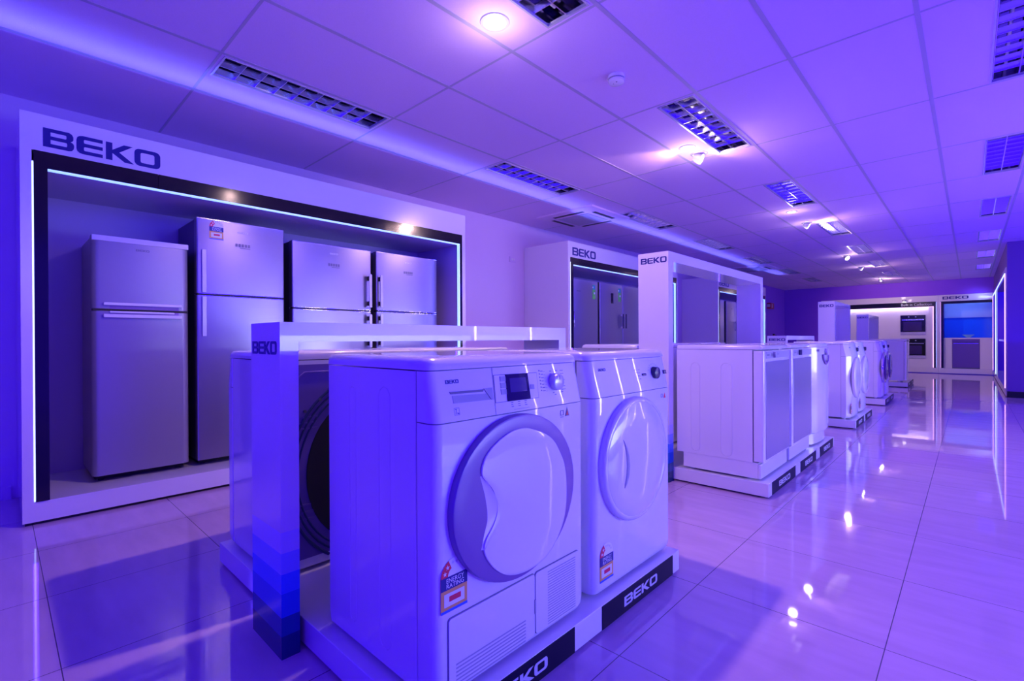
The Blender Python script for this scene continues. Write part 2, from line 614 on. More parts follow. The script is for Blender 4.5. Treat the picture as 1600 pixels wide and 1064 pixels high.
protoL = None
names = {0: 'the left row', 1: 'the middle row', 2: 'the right row'}
order = ['first', 'second', 'third', 'fourth', 'fifth', 'sixth', 'seventh', 'eighth']
cnt = {0: 0, 1: 0, 2: 0}
for (x0, x1, y0, y1) in LUM:
    r_ = 0 if x0 < -2.5 else (1 if x0 < -1 else 2)
    lb = 'unlit louvred ceiling light, %s of %s from the near end' % (order[cnt[r_]], names[r_])
    cnt[r_] += 1
    luminaire((x0, y0, CEIL), y1 - y0, x1 - x0, lb)


def downlight(x, y, label, gimbal=None, power=1.0, ang=130, aim=None, glow='bulb', r=.042):
    t = thing('downlight', label, 'downlight', (x, y, CEIL), 0, 'lit downlights')
    tr = MB()
    if gimbal is None:
        tr.lathe([(r, .012), (r + .002, -.001), (r + .006, -.007), (r + .020, -.005), (r + .024, .0)], n=36)
        build('trim_ring', tr, 'silverlite', t)
        bl = MB()
        bl.lathe([(r, -.001), (r * .6, -.004), (0.001, -.005)], n=28)
        build('lamp_lens', bl, glow, t)
        lamp('downlight_lamp', 'SPOT', (x, y, CEIL - .02), SPOT_W * power, WARM, aim or (0, 0, -1), spot_size=R(ang), spot_blend=.35, shadow_soft_size=.03)
    else:
        tr.lathe([(r + .004, .012), (r + .006, -.001), (r + .010, -.006), (r + .024, -.004), (r + .028, .0)], n=36)
        build('trim_ring', tr, 'silverlite', t)
        g = Vector(gimbal).normalized()
        q = g.to_track_quat('Z', 'Y').to_matrix()
        c = Vector((0, 0, -.040))

        def turned(prof):
            mm = MB()
            L = []
            for rr_, h in prof:
                L.append([tuple(c + q @ Vector((rr_ * math.cos(2 * PI * i / 28), rr_ * math.sin(2 * PI * i / 28), h))) for i in range(28)])
            return mm.loft(L, cap0=False, cap1=False, smooth=True)
        build('gimbal_cup', turned([(.012, -.050), (.030, -.046), (.040, -.01), (.044, .022), (.040, .022)]), 'silverlite', t)
        build('lamp_lens', turned([(.040, .020), (.024, .025), (.001, .026)]), glow, t)
        lamp('downlight_lamp', 'SPOT', (x + g.x * .04, y + g.y * .04, CEIL - .04 + g.z * .04), SPOT_W * power, WARM, g, spot_size=R(ang), spot_blend=.5,
             shadow_soft_size=.03)
    gl = lamp('downlight_fill', 'POINT', (x, y, CEIL - .14), (1.6 + .45 * min(power, 2.6)), (1.0, .80, .85), shadow_soft_size=.05)  # added point light under each fitting, brightens the ceiling around it
    return t


downlight(-1.69, 1.68, 'brightest round downlight, nearest the camera, beside the louvred light', power=2.5, ang=155, r=.050)
downlight(-1.675, 3.86, 'flush round downlight just in front of a tilted gimbal downlight', power=1.5, ang=95, aim=(-.95, .10, -.45))
downlight(-1.657, 4.06, 'tilted gimbal downlight washing the tile beside the flush one', (.75, .15, -.40), power=.6, ang=150)
downlight(-1.60, 6.72, 'flush round downlight beyond the second louvred light of the middle row', power=1.0, ang=115)
downlight(-1.60, 7.50, 'tilted gimbal downlight just before the third louvred light', (.75, .2, -.45), power=.8, ang=150)
downlight(-1.70, 11.03, 'tilted gimbal downlight glowing pink at its rim', (.6, -.5, -.6), power=1.0, ang=130)
downlight(-1.74, 13.0, 'tilted gimbal downlight lighting the tiles to its right', (.8, .1, -.4), power=1.0, ang=150)
downlight(-1.71, 15.9, 'farthest tilted gimbal downlight, next to the back wall', (.2, .8, -.5), power=1.2, ang=140)

# smoke detector
t = thing('smoke_detector', 'round white smoke detector on the ceiling tile', 'smoke detector', (-1.52, 2.52, CEIL))
mb = MB()
mb.lathe([(.050, 0), (.052, -.012), (.050, -.018), (.044, -.020)], n=40)
build('base', mb, 'panel', t)
mb = MB()
mb.lathe([(.044, -.018), (.044, -.026)], n=40)
for k in range(24):
    a = 2 * PI * k / 24
    mb.box(.0455 * math.cos(a) - .0015, .0455 * math.cos(a) + .0015, .0455 * math.sin(a) - .0015, .0455 * math.sin(a) + .0015, -.027, -.018)
build('vent_ring', mb, 'grey', t)
mb = MB()
mb.lathe([(.048, -.026), (.049, -.030), (.045, -.040), (.030, -.045), (.001, -.046)], n=40)
build('cover', mb, 'panel', t)
mb = MB()
mb.cyl((.014, -.020), .004, -.0475, -.044, 'z', 10).cyl((-.012, -.012), .0025, -.0475, -.044, 'z', 10)
build('indicator', mb, 'ink', t)


def aircon(x0, y0, W, label):
    t = thing('air_conditioner', label, 'air conditioner', (x0, y0, CEIL))
    mb = MB()
    a = .02
    mb.loft([[(0, 0, 0), (W, 0, 0), (W, W, 0), (0, W, 0)], [(a * .4, a * .4, -.016), (W - a * .4, a * .4, -.016), (W - a * .4, W - a * .4, -.016), (a * .4, W - a * .4, -.016)],
             [(a * 2, a * 2, -.026), (W - a * 2, a * 2, -.026), (W - a * 2, W - a * 2, -.026), (a * 2, W - a * 2, -.026)]])
    build('fascia', mb, 'wall', t)
    mb = MB()
    g = W * .24
    mb.box(g, W - g, g, W - g, -.034, -.026)
    for k in range(1, 12):
        y = g + (W - 2 * g) * k / 12
        mb.box(g + .02, W - g - .02, y - .004, y + .004, -.037, -.034)
    build('intake_grille', mb, 'ceilbar', t, .003)
    e = W * .11
    for (p, q2, r2, s2) in ((g, W - g, e, e + .05), (g, W - g, W - e - .05, W - e), (e, e + .05, g, W - g), (W - e - .05, W - e, g, W - g)):
        mb = MB()
        mb.box(p, q2, r2, s2, -.0285, -.0262)
        build('outlet_slot', mb, 'vent', t)


aircon(-4.03, 4.72, .86, 'large square ceiling cassette air conditioner above the middle fridge bay')
aircon(-3.95, 11.1, .86, 'distant ceiling cassette air conditioner above the farthest fridge bay')


# ------------------------------------------------------------------ display bays along the left wall
def bay_frame(t, W, H, D, hdr, m_in='innerp', left=.045, right=.045, black_l=.055, black_r=.03, band=.09, plinth=.125):
    """frame with its face at x=0, reaching back to x=-D, running y 0..W"""
    zt = H - hdr           # top of the black surround
    mb = MB()
    mb.box(-.03, 0, 0, left, plinth, H)                # left stile
    mb.box(-.03, 0, W - right, W, plinth, H)
    mb.box(-.03, 0, left, W - right, zt, H)            # header
    mb.box(-D, -.03, 0, .02, plinth, H).box(-D, -.03, W - .02, W, plinth, H)
    mb.box(-D, -.03, .02, W - .02, H - .02, H)
    mb.box(-D, 0, 0, W, .018, plinth)
    build('frame', mb, 'panel', t)
    mb = MB()
    mb.box(-D, -.02, .01, W - .01, 0, .018)
    build('kick_recess', mb, 'black', t)
    mb = MB()
    y0, y1 = left + .007, W - right
    mb.box(-.045, .004, y0, y0 + black_l, plinth, zt)
    mb.box(-.045, .004, y1 - black_r, y1, plinth, zt)
    mb.box(-.045, .004, y0 + black_l, y0 + .55, zt - band, zt)
    mb.box(-.045, .0042, y0 + .553, y1 - black_r, zt - band, zt)
    build('surround', mb, 'black', t)
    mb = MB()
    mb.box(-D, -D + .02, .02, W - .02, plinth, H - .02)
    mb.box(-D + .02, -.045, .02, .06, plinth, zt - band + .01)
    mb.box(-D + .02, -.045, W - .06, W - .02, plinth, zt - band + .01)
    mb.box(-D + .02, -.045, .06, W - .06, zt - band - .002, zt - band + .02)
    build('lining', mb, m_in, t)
    return y0, y1, zt


def fridge_bay(Y, label):
    t = thing('fridge_display_bay', label, 'display bay', (-3.66, Y, 0), 0, 'lit fridge bays along the left wall')
    W, H, D = 3.12, 2.22, .735
    y0, y1, zt = bay_frame(t, W, H, D, .20)
    mb = MB()
    mb.box(-.028, .0015, .0455, .0515, .13, zt - .06)
    build('led_strip', mb, 'led', t)
    mb = MB()
    mb.box(-.030, .0035, y0 + .056, y1 - .031, zt - .0965, zt - .0905)
    build('led_strip', mb, 'ledc', t)
    mb = MB()
    mb.box(-.030, .0035, y1 - .0375, y1 - .0305, .13, zt - .097)
    build('led_strip', mb, 'ledc', t)
    logo(t, .09, .615, 2.05, 2.152, lambda u, v: (0.0, u, v))
    lamp('bay_strip_light', 'AREA', (-3.70, Y + W / 2, 1.915), 3.2, STRIP, (-.6, 0, -1), shape='RECTANGLE', size=W - .3, size_y=.02)
    lamp('bay_strip_light', 'AREA', (-3.645, Y + .049, 1.05), 1.6, STRIP, (1, -.3, 0), shape='RECTANGLE', size=.02, size_y=1.7)
    lamp('bay_strip_light', 'AREA', (-3.69, Y + W - .10, 1.05), 1.4, STRIP, (-.4, -1, 0), shape='RECTANGLE', size=.02, size_y=1.7)
    return t


fridge_bay(.09, 'white framed fridge bay nearest the camera, holding four two-door fridges')
fridge_bay(4.91, 'middle white framed fridge bay with side-by-side fridges')
fridge_bay(9.85, 'farthest white framed fridge bay on the left wall')


# ------------------------------------------------------------------ energy label
def energy_label(parent, x, y, z, W=.085, H=.130, fn=None, words=True):
    fn = fn or (lambda u, v, d=0: (x + d, y + u, z + v))
    mb = MB()
    hb = H * .66

    def quad(u0, u1, v0, v1, mi, d):
        mb.cur = mi
        mb.box(*[q for q in (fn(u0, v0, d)[0], fn(u0, v0, d + .0006)[0], y + u0, y + u1, z + v0, z + v1)])
    quad(0, W, 0, hb, 3, .0003)
    quad(0, W, 0, H * .05, 4, .0011)
    quad(0, W, H * .42, hb, 1, .0011)
    quad(W * .12, W * .88, H * .11, H * .35, 0, .0011)
    quad(W * .30, W * .74, H * .19, H * .29, 2, .0019)
    mb.cur = 0
    pts = [(y + W / 2 + W / 2 * math.cos(R(a)), z + hb + W * .5 * math.sin(R(a))) for a in range(0, 181, 10)]
    mb.prism(pts, x + .0003, x + .0009, 'x')
    mb.cur = 2
    o = [(y + W / 2 + W / 2 * math.cos(R(a)), z + hb + W * .5 * math.sin(R(a))) for a in range(115, 181, 13)]
    i = [(y + W / 2 + W * .24 * math.cos(R(a)), z + hb + W * .24 * math.sin(R(a))) for a in range(180, 114, -13)]
    mb.prism(o + i, x + .0010, x + .0016, 'x')
    mb.cur = 0
    for a in (163, 133):
        cy, cz = y + W / 2 + W * .37 * math.cos(R(a)), z + hb + W * .37 * math.sin(R(a))
        st = [(cy + (W * .075 if k % 2 == 0 else W * .03) * math.sin(PI * k / 5), cz + (W * .075 if k % 2 == 0 else W * .03) * math.cos(PI * k / 5)) for k in range(10)]
        mb.prism(st, x + .0017, x + .0021, 'x')
    mb.cur = 5
    for k, a in enumerate((98, 75, 52, 30)):
        cy, cz = y + W / 2 + W * .38 * math.cos(R(a)), z + hb + W * .38 * math.sin(R(a))
        st = [(cy + (W * .06 if k2 % 2 == 0 else W * .026) * math.sin(PI * k2 / 5), cz + (W * .06 if k2 % 2 == 0 else W * .026) * math.cos(PI * k2 / 5)) for k2 in range(10)]
        mb.prism(st, x + .0010, x + .0013, 'x')
    o = build('energy_label', mb, ['redwhite', 'navy', 'red', 'orange', 'bluep', 'letterw'], parent)
    if words:
        lt = MB()
        f2 = lambda u, v: (x + .0018, y + u, z + v)
        put_letters(lt, 'ENERGY', W * .20, W * .86, H * .545, H * .63, f2, .0004)
        put_letters(lt, 'RATING', W * .20, W * .86, H * .445, H * .53, f2, .0004)
        build('lettering', lt, 'redwhite', o)
    return o


# ------------------------------------------------------------------ fridges
def slab(mb, y0, y1, z0, z1, xb, xf, r=.012, n=4):
    """door slab with rounded vertical front edges"""
    pts = [(xb, y0)]
    for cy, a0 in ((y0 + r, -90), (y1 - r, 0)):
        for k in range(n + 1):
            a = R(a0 + 90 * k / n)
            pts.append((xf - r + r * math.cos(a), cy + r * math.sin(a)))
    pts.append((xb, y1))
    mb.prism(pts, z0, z1, 'z')
    return mb


def fridge(Y, W, H, split, D, mdoor, mbody, label, style, feet=.035, side='left', X=-3.86, badge=True):
    t = thing('fridge', label, 'fridge', (X, Y, .125))
    mb = MB()
    mb.box(-D, -.065, .004, W - .004, feet, H - .004)
    build('cabinet', mb, mbody, t, .004)
    mb = MB()
    mb.box(-D + .02, -.08, .02, W - .02, .008, feet)
    for yy in (.05, W - .05):
        mb.cyl((-.09, yy), .016, 0, .02, 'z', 12)
    build('kickplate', mb, 'rubber', t)
    for nm, z0, z1 in (('upper', split + .006, H), ('lower', feet + .005, split - .006)):
        mb = MB()
        slab(mb, 0, W, z0, z1, -.058, 0, .010 if style != 'recess' else .040)
        d = build('door', mb, mdoor, t, .003)
        if style == 'bar':
            ys = .030 if side == 'left' else W - .030
            hz0, hz1 = (split + .03, split + .32) if nm == 'upper' else (split - .32, split - .03)
            mb = MB()
            mb.box(.036, .046, ys - .013, ys + .013, hz0, hz1)
            h = build('handle', mb, 'silverlite', d, .003)
            mb = MB()
            for zz in (hz0 + .035, hz1 - .035):
                mb.box(-.001, .036, ys - .009, ys + .009, zz - .018, zz + .018)
            build('standoff', mb, 'rubber', h)
        if style == 'flat':
            hz0, hz1 = (split + .015, split + .31) if nm == 'upper' else (split - .29, split - .015)
            mb = MB()
            mb.box(.001, .014, .030, .056, hz0, hz1)
            build('handle', mb, 'silverlite', d, .002)
        if style == 'recess':
            mb = MB()
            if nm == 'upper':
                mb.box(.001, .015, .055, W - .045, split + .029, split + .046)
            else:
                mb.box(.001, .020, .055, W - .045, split - .047, split - .026)
                mb.box(.001, .010, .085, W - .085, split - .018, split - .006)
            build('handle', mb, 'bench', d, .003)
            mb = MB()
            if nm == 'upper':
                mb.box(.0004, .0012, .085, W - .060, split + .007, split + .030)
            else:
                mb.box(.0004, .0012, .085, W - .060, split - .026, split - .007)
            build('grip_shade', mb, 'ring', d)  # dark plate on the door stands in for shade in the grip
    mb = MB()
    mb.box(-.06, -.004, .006, W - .006, split - .006, split + .006)
    build('gasket', mb, 'rubber', t)
    if style in ('bar', 'flat'):
        mb = MB()
        mb.box(-.001, .0025, .004, W - .004, H - .006, H - .001)
        build('edge_trim', mb, 'chrome', t)
        mb = MB()
        mb.box(-.001, .002, .012, W - .012, split + .006, split + .010)
        build('edge_trim', mb, 'chrome', t)
        mb = MB()
        mb.box(-.001, .002, .012, W - .012, split - .010, split - .006)
        build('edge_trim', mb, 'chrome', t)
    if style == 'recess':
        mb = MB()
        mb.box(-.056, .003, .002, W - .002, H - .032, H + .004)
        build('top_trim', mb, 'silverlite', t, .004)
    if badge:
        mb = MB()
        c = W * .5
        put_letters(mb, '#logo', c - .035, c + .035, H - .075, H - .062, lambda u, v: (0.0, u, v), .0012)
        build('lettering', mb, 'ink' if style == 'recess' else 'letterw', t)
        if style != 'recess':
            mb = MB()
            for k in range(5):
                mb.box(.0004, .0012, c - .05 + k * .021, c - .035 + k * .021, H - .172, H - .150)
            mb.box(.0004, .0012, c - .02, c + .05, H - .183, H - .178)
            build('feature_sticker', mb, 'ink', t)
    return t


f1 = fridge(.395, .505, 1.51, 1.057, .50, 'silver', 'silver', 'short pale silver fridge with a recessed horizontal grip, leftmost in the near bay', 'recess', X=-3.86)
f2 = fridge(.945, .585, 1.715, 1.185, .50, 'steel', 'steeld', 'tallest stainless fridge with an energy label and flat strip handles', 'flat', X=-3.86)
energy_label(f2, .0006, .078, 1.575, .088, .134, words=True)
f3 = fridge(1.590, .69, 1.650, 1.118, .50, 'steel', 'steeld', 'stainless fridge with bar handles on its right, beside the tallest fridge', 'bar', side='right', X=-3.86)
f4 = fridge(2.330, .68, 1.655, 1.122, .50, 'steel', 'steeld', 'stainless fridge with bar handles on its left, at the far end of the near bay', 'bar', side='left', X=-3.86)


def upright(Y, W, H, label, split=None, sticker=None, dispenser=False, X=-3.88):
    t = thing('fridge', label, 'fridge', (X, Y, .125))
    mb = MB()
    mb.box(-.50, -.065, .004, W - .004, .035, H - .004)
    build('cabinet', mb, 'steeld', t, .004)
    mb = MB()
    mb.box(-.48, -.08, .02, W - .02, 0, .035)
    build('kickplate', mb, 'rubber', t)
    spans = [(0, W)] if split is None else [(0, split - .006), (split + .006, W)]
    for k, (a, b2) in enumerate(spans):
        mb = MB()
        slab(mb, a, b2, .04, H, -.058, 0, .01)
        d = build('door', mb, 'steel', t, .003)
        ys = a + .035 if (k == 1 or split is None) else b2 - .035
        mb = MB()
        mb.box(.034, .046, ys - .012, ys + .012, 1.02, 1.24)
        h = build('handle', mb, 'knob' if split else 'chrome', d, .003)
        mb = MB()
        for zz in (1.04, 1.22):
            mb.box(-.001, .036, ys - .009, ys + .009, zz - .014, zz + .014)
        build('standoff', mb, 'silverlite', h)
    if sticker:
        mb = MB()
        mb.box(.0004, .0012, sticker, sticker + .075, H - .255, H - .055)
        mb.cur = 1
        mb.box(.0013, .0018, sticker + .006, sticker + .069, H - .12, H - .060)
        mb.cur = 2
        mb.cyl((sticker + .05, H - .17), .016, .0013, .0018, 'x', 12)
        mb.cyl((sticker + .012, H - .09), .012, .0019, .0022, 'x', 12)
        build('rating_sticker', mb, ['green', 'teal', 'redwhite'], t)
    if dispenser:
        mb = MB()
        mb.box(.0005, .004, .30, .36, H - .29, H - .14)
        build('display_panel', mb, 'screen', t)
    mb = MB()
    put_letters(mb, '#logo', W * .22, W * .22 + .09, H - .17, H - .155, lambda u, v: (0.0, u, v), .0012)
    build('lettering', mb, 'ink', t)
    return t


upright(5.25, .66, 1.68, 'single-door stainless fridge with a green sticker, left in the middle bay', sticker=.52)
upright(5.96, 1.26, 1.68, 'side-by-side stainless fridge with paired handles in the middle bay', split=.625, sticker=.50, dispenser=True)
u3 = upright(10.15, .66, 1.68, 'tall stainless fridge at the left of the farthest bay', sticker=None)
upright(10.95, 1.20, 1.68, 'wide two-door fridge at the right of the farthest bay', split=.60)


# ------------------------------------------------------------------ islands: plinths and arches
def plinth(Y0, L, plates, label, X0=-2.425, X1=-.90):
    t = thing('display_plinth', label, 'plinth', (X0, Y0, 0), 0, 'low white plinths carrying the machines')
    Wd = X1 - X0
    mb = MB()
    mb.box(0, Wd, 0, L, .012, .095)
    build('platform', mb, 'panel', t, .002)
    mb = MB()
    mb.box(.03, Wd - .03, .03, L - .03, 0, .012)
    build('plinth_foot', mb, 'black', t)
    for a, b2 in plates:
        mb = MB()
        mb.box(Wd, Wd + .0025, a, b2, .014, .093)
        p = build('logo_plate', mb, 'navyp', t)
        c, hw = (a + b2) / 2, (b2 - a) * .235
        logo(p, c - hw, c + hw, .036, .071, lambda u, v: (Wd + .0025, u, v), 'letterw', thick=.001)
    return t


plinth(.675, 1.305, [(.045, .556), (.712, 1.240)], 'low white plinth under the two large machines nearest the camera')
plinth(3.235, 1.945, [(.07, .62), (.765, 1.245), (1.39, 1.90)], 'second white plinth with three dark logo plates, under the dishwashers')
plinth(6.33, 1.22, [(.05, .53), (.66, 1.16)], 'third white plinth, under the two curved-front dryers')
plinth(8.80, 1.10, [(.05, .48), (.58, 1.02)], 'fourth white plinth, under the washers with dark doors')
plinth(12.3, 1.30, [(.05, .58), (.68, 1.22)], 'farthest small white plinth near the back wall')


def arch(Y0, Y1, X0, X1, H, label, th=.057, beam=.062, fade=True, solid=False, right=None, mirror=False, lw=(.06, .94), lz=None, fz=(.394, .329, .264, .203, .130, .071)):
    """portal frame standing on the floor between the two rows of machines"""
    t = thing('logo_arch', label, 'display arch', (X0, Y0, 0), 0, 'white logo arches between the rows')
    W, L = X1 - X0, Y1 - Y0
    rw = right or th
    mb = MB()
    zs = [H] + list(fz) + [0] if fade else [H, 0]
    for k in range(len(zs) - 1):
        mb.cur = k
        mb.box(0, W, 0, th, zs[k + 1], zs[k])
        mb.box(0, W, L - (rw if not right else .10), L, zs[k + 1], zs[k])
    mb.cur = 0
    mb.box(0, W, th, L - rw, H - beam, H)
    if right:
        mb.box(0, W, L - rw, L - .10, .097, H)
    build('portal', mb, FADES if fade else ['panel'], t)
    z1 = (lz or (H - .075, H - .042))
    logo(t, W * lw[0], W * lw[1], z1[0], z1[1], lambda u, v: (u, 0.0, v), 'navy', (0, -1, 0), .0015)
    if solid:
        mb = MB()
        mb.box(.02, W - .02, th, L - rw, .097, H - beam)
        build('infill_panel', mb, 'panel', t)
    if mirror:
        mb = MB()
        mb.box(W - .03, W - .01, th, L - rw, H - beam - .072, H - beam - .002)
        build('acrylic_strip', mb, 'acrylic', t)
    return t


arch(.600, 2.055, -1.795, -1.55, 1.047, 'low white logo arch with a blue faded foot, nearest the camera', lw=(.06, .90), lz=(.945, .987))
arch(3.165, 5.25, -1.735, -1.508, 1.592, 'tall white logo arch over the dishwashers', th=.07, beam=.068, lw=(.09, .95), lz=(1.517, 1.557))
arch(6.27, 7.65, -1.755, -1.55, 1.015, 'low white logo arch behind the dishwashers, just showing over them', th=.05, beam=.05, lw=(.1, .94), lz=(.955, .985))
arch(8.74, 10.05, -1.72, -1.50, 1.545, 'tall white logo pillar before the built-in oven wall', th=.06, lw=(.08, .92), lz=(1.46, 1.50))
arch(12.24, 13.75, -1.72, -1.52, 1.46, 'smaller far white logo pillar before the built-in oven wall', th=.06, lw=(.08, .92), lz=(1.385, 1.42))


# ------------------------------------------------------------------ machines
def rloop(xb, xf, y0, y1, z, r, n=5, rb=.006):
    pts = [(xb, y0 + rb, z), (xb + rb, y0, z)]
    for cy, a0 in ((y0 + r, -90), (y1 - r, 0)):
        for k in range(n + 1):
            a = R(a0 + 90 * k / n)
            pts.append((xf - r + r * math.cos(a), cy + r * math.sin(a), z))
    pts += [(xb + rb, y1, z), (xb, y1 - rb, z)]
    return pts


def bulged(xb, xf, y0, y1, z, r, bulge, n=12):
    """loop with a front that bows outward by bulge"""
    pts = [(xb, y0, z)]
    for k in range(n + 1):
        u = k / n
        e = min(1, min(u, 1 - u) / .06)
        x = xf - r * (1 - math.sqrt(max(0, 1 - (1 - e) ** 2))) + bulge * math.sin(PI * u) ** .8
        pts.append((x, y0 + (y1 - y0) * u, z))
    pts.append((xb, y1, z))
    return pts


def xfront(z, seam=.69, top=.818, lean=.027):
    return -max(0.0, min(1.0, (z - seam) / (top - seam))) * lean


def rib(mb, y, x0, x1, z0, z1, r=.0022):
    """long pill-shaped pressing on the side at y"""
    w_ = (x1 - x0) / 2
    c = (x0 + x1) / 2
    p = [(c + w_ * math.cos(R(a)), y, z1 + w_ * math.sin(R(a))) for a in range(0, 181, 20)]
    p += [(c + w_ * math.cos(R(a)), y, z0 + w_ * math.sin(R(a))) for a in range(180, 361, 20)]
    mb.tube(p, r, 6, closed=True)


def shell(t, W, D=.54, H=.85, seam=.69, top=.818, r=.026, ribs=True, bulge=0.0, hribs=False, mback='panel'):
    lf = (lambda xb, xf, a, b2, z, rr_: bulged(xb, xf, a, b2, z, rr_, bulge)) if bulge else rloop
    xs = -.078          # the side sheet ends here, the front panels begin
    mb = MB()
    mb.loft([rloop(-D, xs, .004, W - .004, .014, .004), rloop(-D, xs, 0, W, .05, .004), rloop(-D, xs, 0, W, top - .0015, .004)], smooth=True)
    if ribs:
        rib(mb, .0, -.405, -.370, .09, .74, .0014)
        rib(mb, .0, -.245, -.190, .09, .74, .0014)
    if hribs:
        for k in range(6):
            z = .12 + k * .105
            p = [(-D + .06, 0, z), (-D + .30, 0, z), (-D + .33, 0, z + .012), (-D + .33, 0, z + .045), (-D + .30, 0, z + .057), (-D + .06, 0, z + .057)]
            mb.tube(p, .012, 8)
    for xx in (-D + .06, -.06):
        for yy in (.05, W - .05):
            mb.cyl((xx, yy), .018, 0, .016, 'z', 12)
    body = build('body', mb, 'enamel', t)
    mb = MB()
    xf = xs + .0015
    mb.loft([lf(xf, -.010, .006, W - .006, .014, r), lf(xf, -.002, .001, W - .001, .03, r), lf(xf, 0, 0, W, .05, r), lf(xf, 0, 0, W, seam - .0015, r)], smooth=True)
    build('front_panel', mb, 'enamel', t)
    mb = MB()
    mb.loft([lf(xs - .01, -.010, .005, W - .005, .03, r), lf(xs - .01, -.005, .004, W - .004, seam - .003, r), lf(xs - .01, -.032, .004, W - .004, top + .003, r)])
    build('inner_core', mb, 'groove', t)
    mb = MB()
    mb.loft([lf(xf, xfront(seam), 0, W, seam + .0015, r), lf(xf, xfront((seam + top) / 2), 0, W, (seam + top) / 2, r), lf(xf, xfront(top), 0, W, top - .0015, r)], smooth=True)
    build('control_panel', mb, 'enamel', t)
    mb = MB()
    T = H
    mb.loft([lf(-D, -.022, -.001, W + .001, top + .0015, r), lf(-D, -.024, -.0005, W + .0005, T - .020, r), lf(-D, -.030, .002, W - .002, T - .010, r),
             lf(-D + .002, -.040, .007, W - .007, T - .003, r), lf(-D + .005, -.056, .015, W - .015, T, r)], smooth=True)
    build('lid', mb, 'enamel', t)
    return body


def ell(cy, cz, ry, rz, n=64):
    return [(cy + ry * math.cos(2 * PI * i / n), cz + rz * math.sin(2 * PI * i / n)) for i in range(n)]


def door_ring(t, cy, cz, ry, rz, x0, prof, m_, name='door', n=72):
    """prof: [(scale of the radii, x)] from the outside in"""
    mb = MB()
    L = [[(x0 + x, cy + ry * s * math.cos(2 * PI * i / n), cz + rz * s * math.sin(2 * PI * i / n)) for i in range(n)] for s, x in prof]
    mb.loft(L, cap0=False, cap1=True, smooth=True)
    return build(name, mb, m_, t)


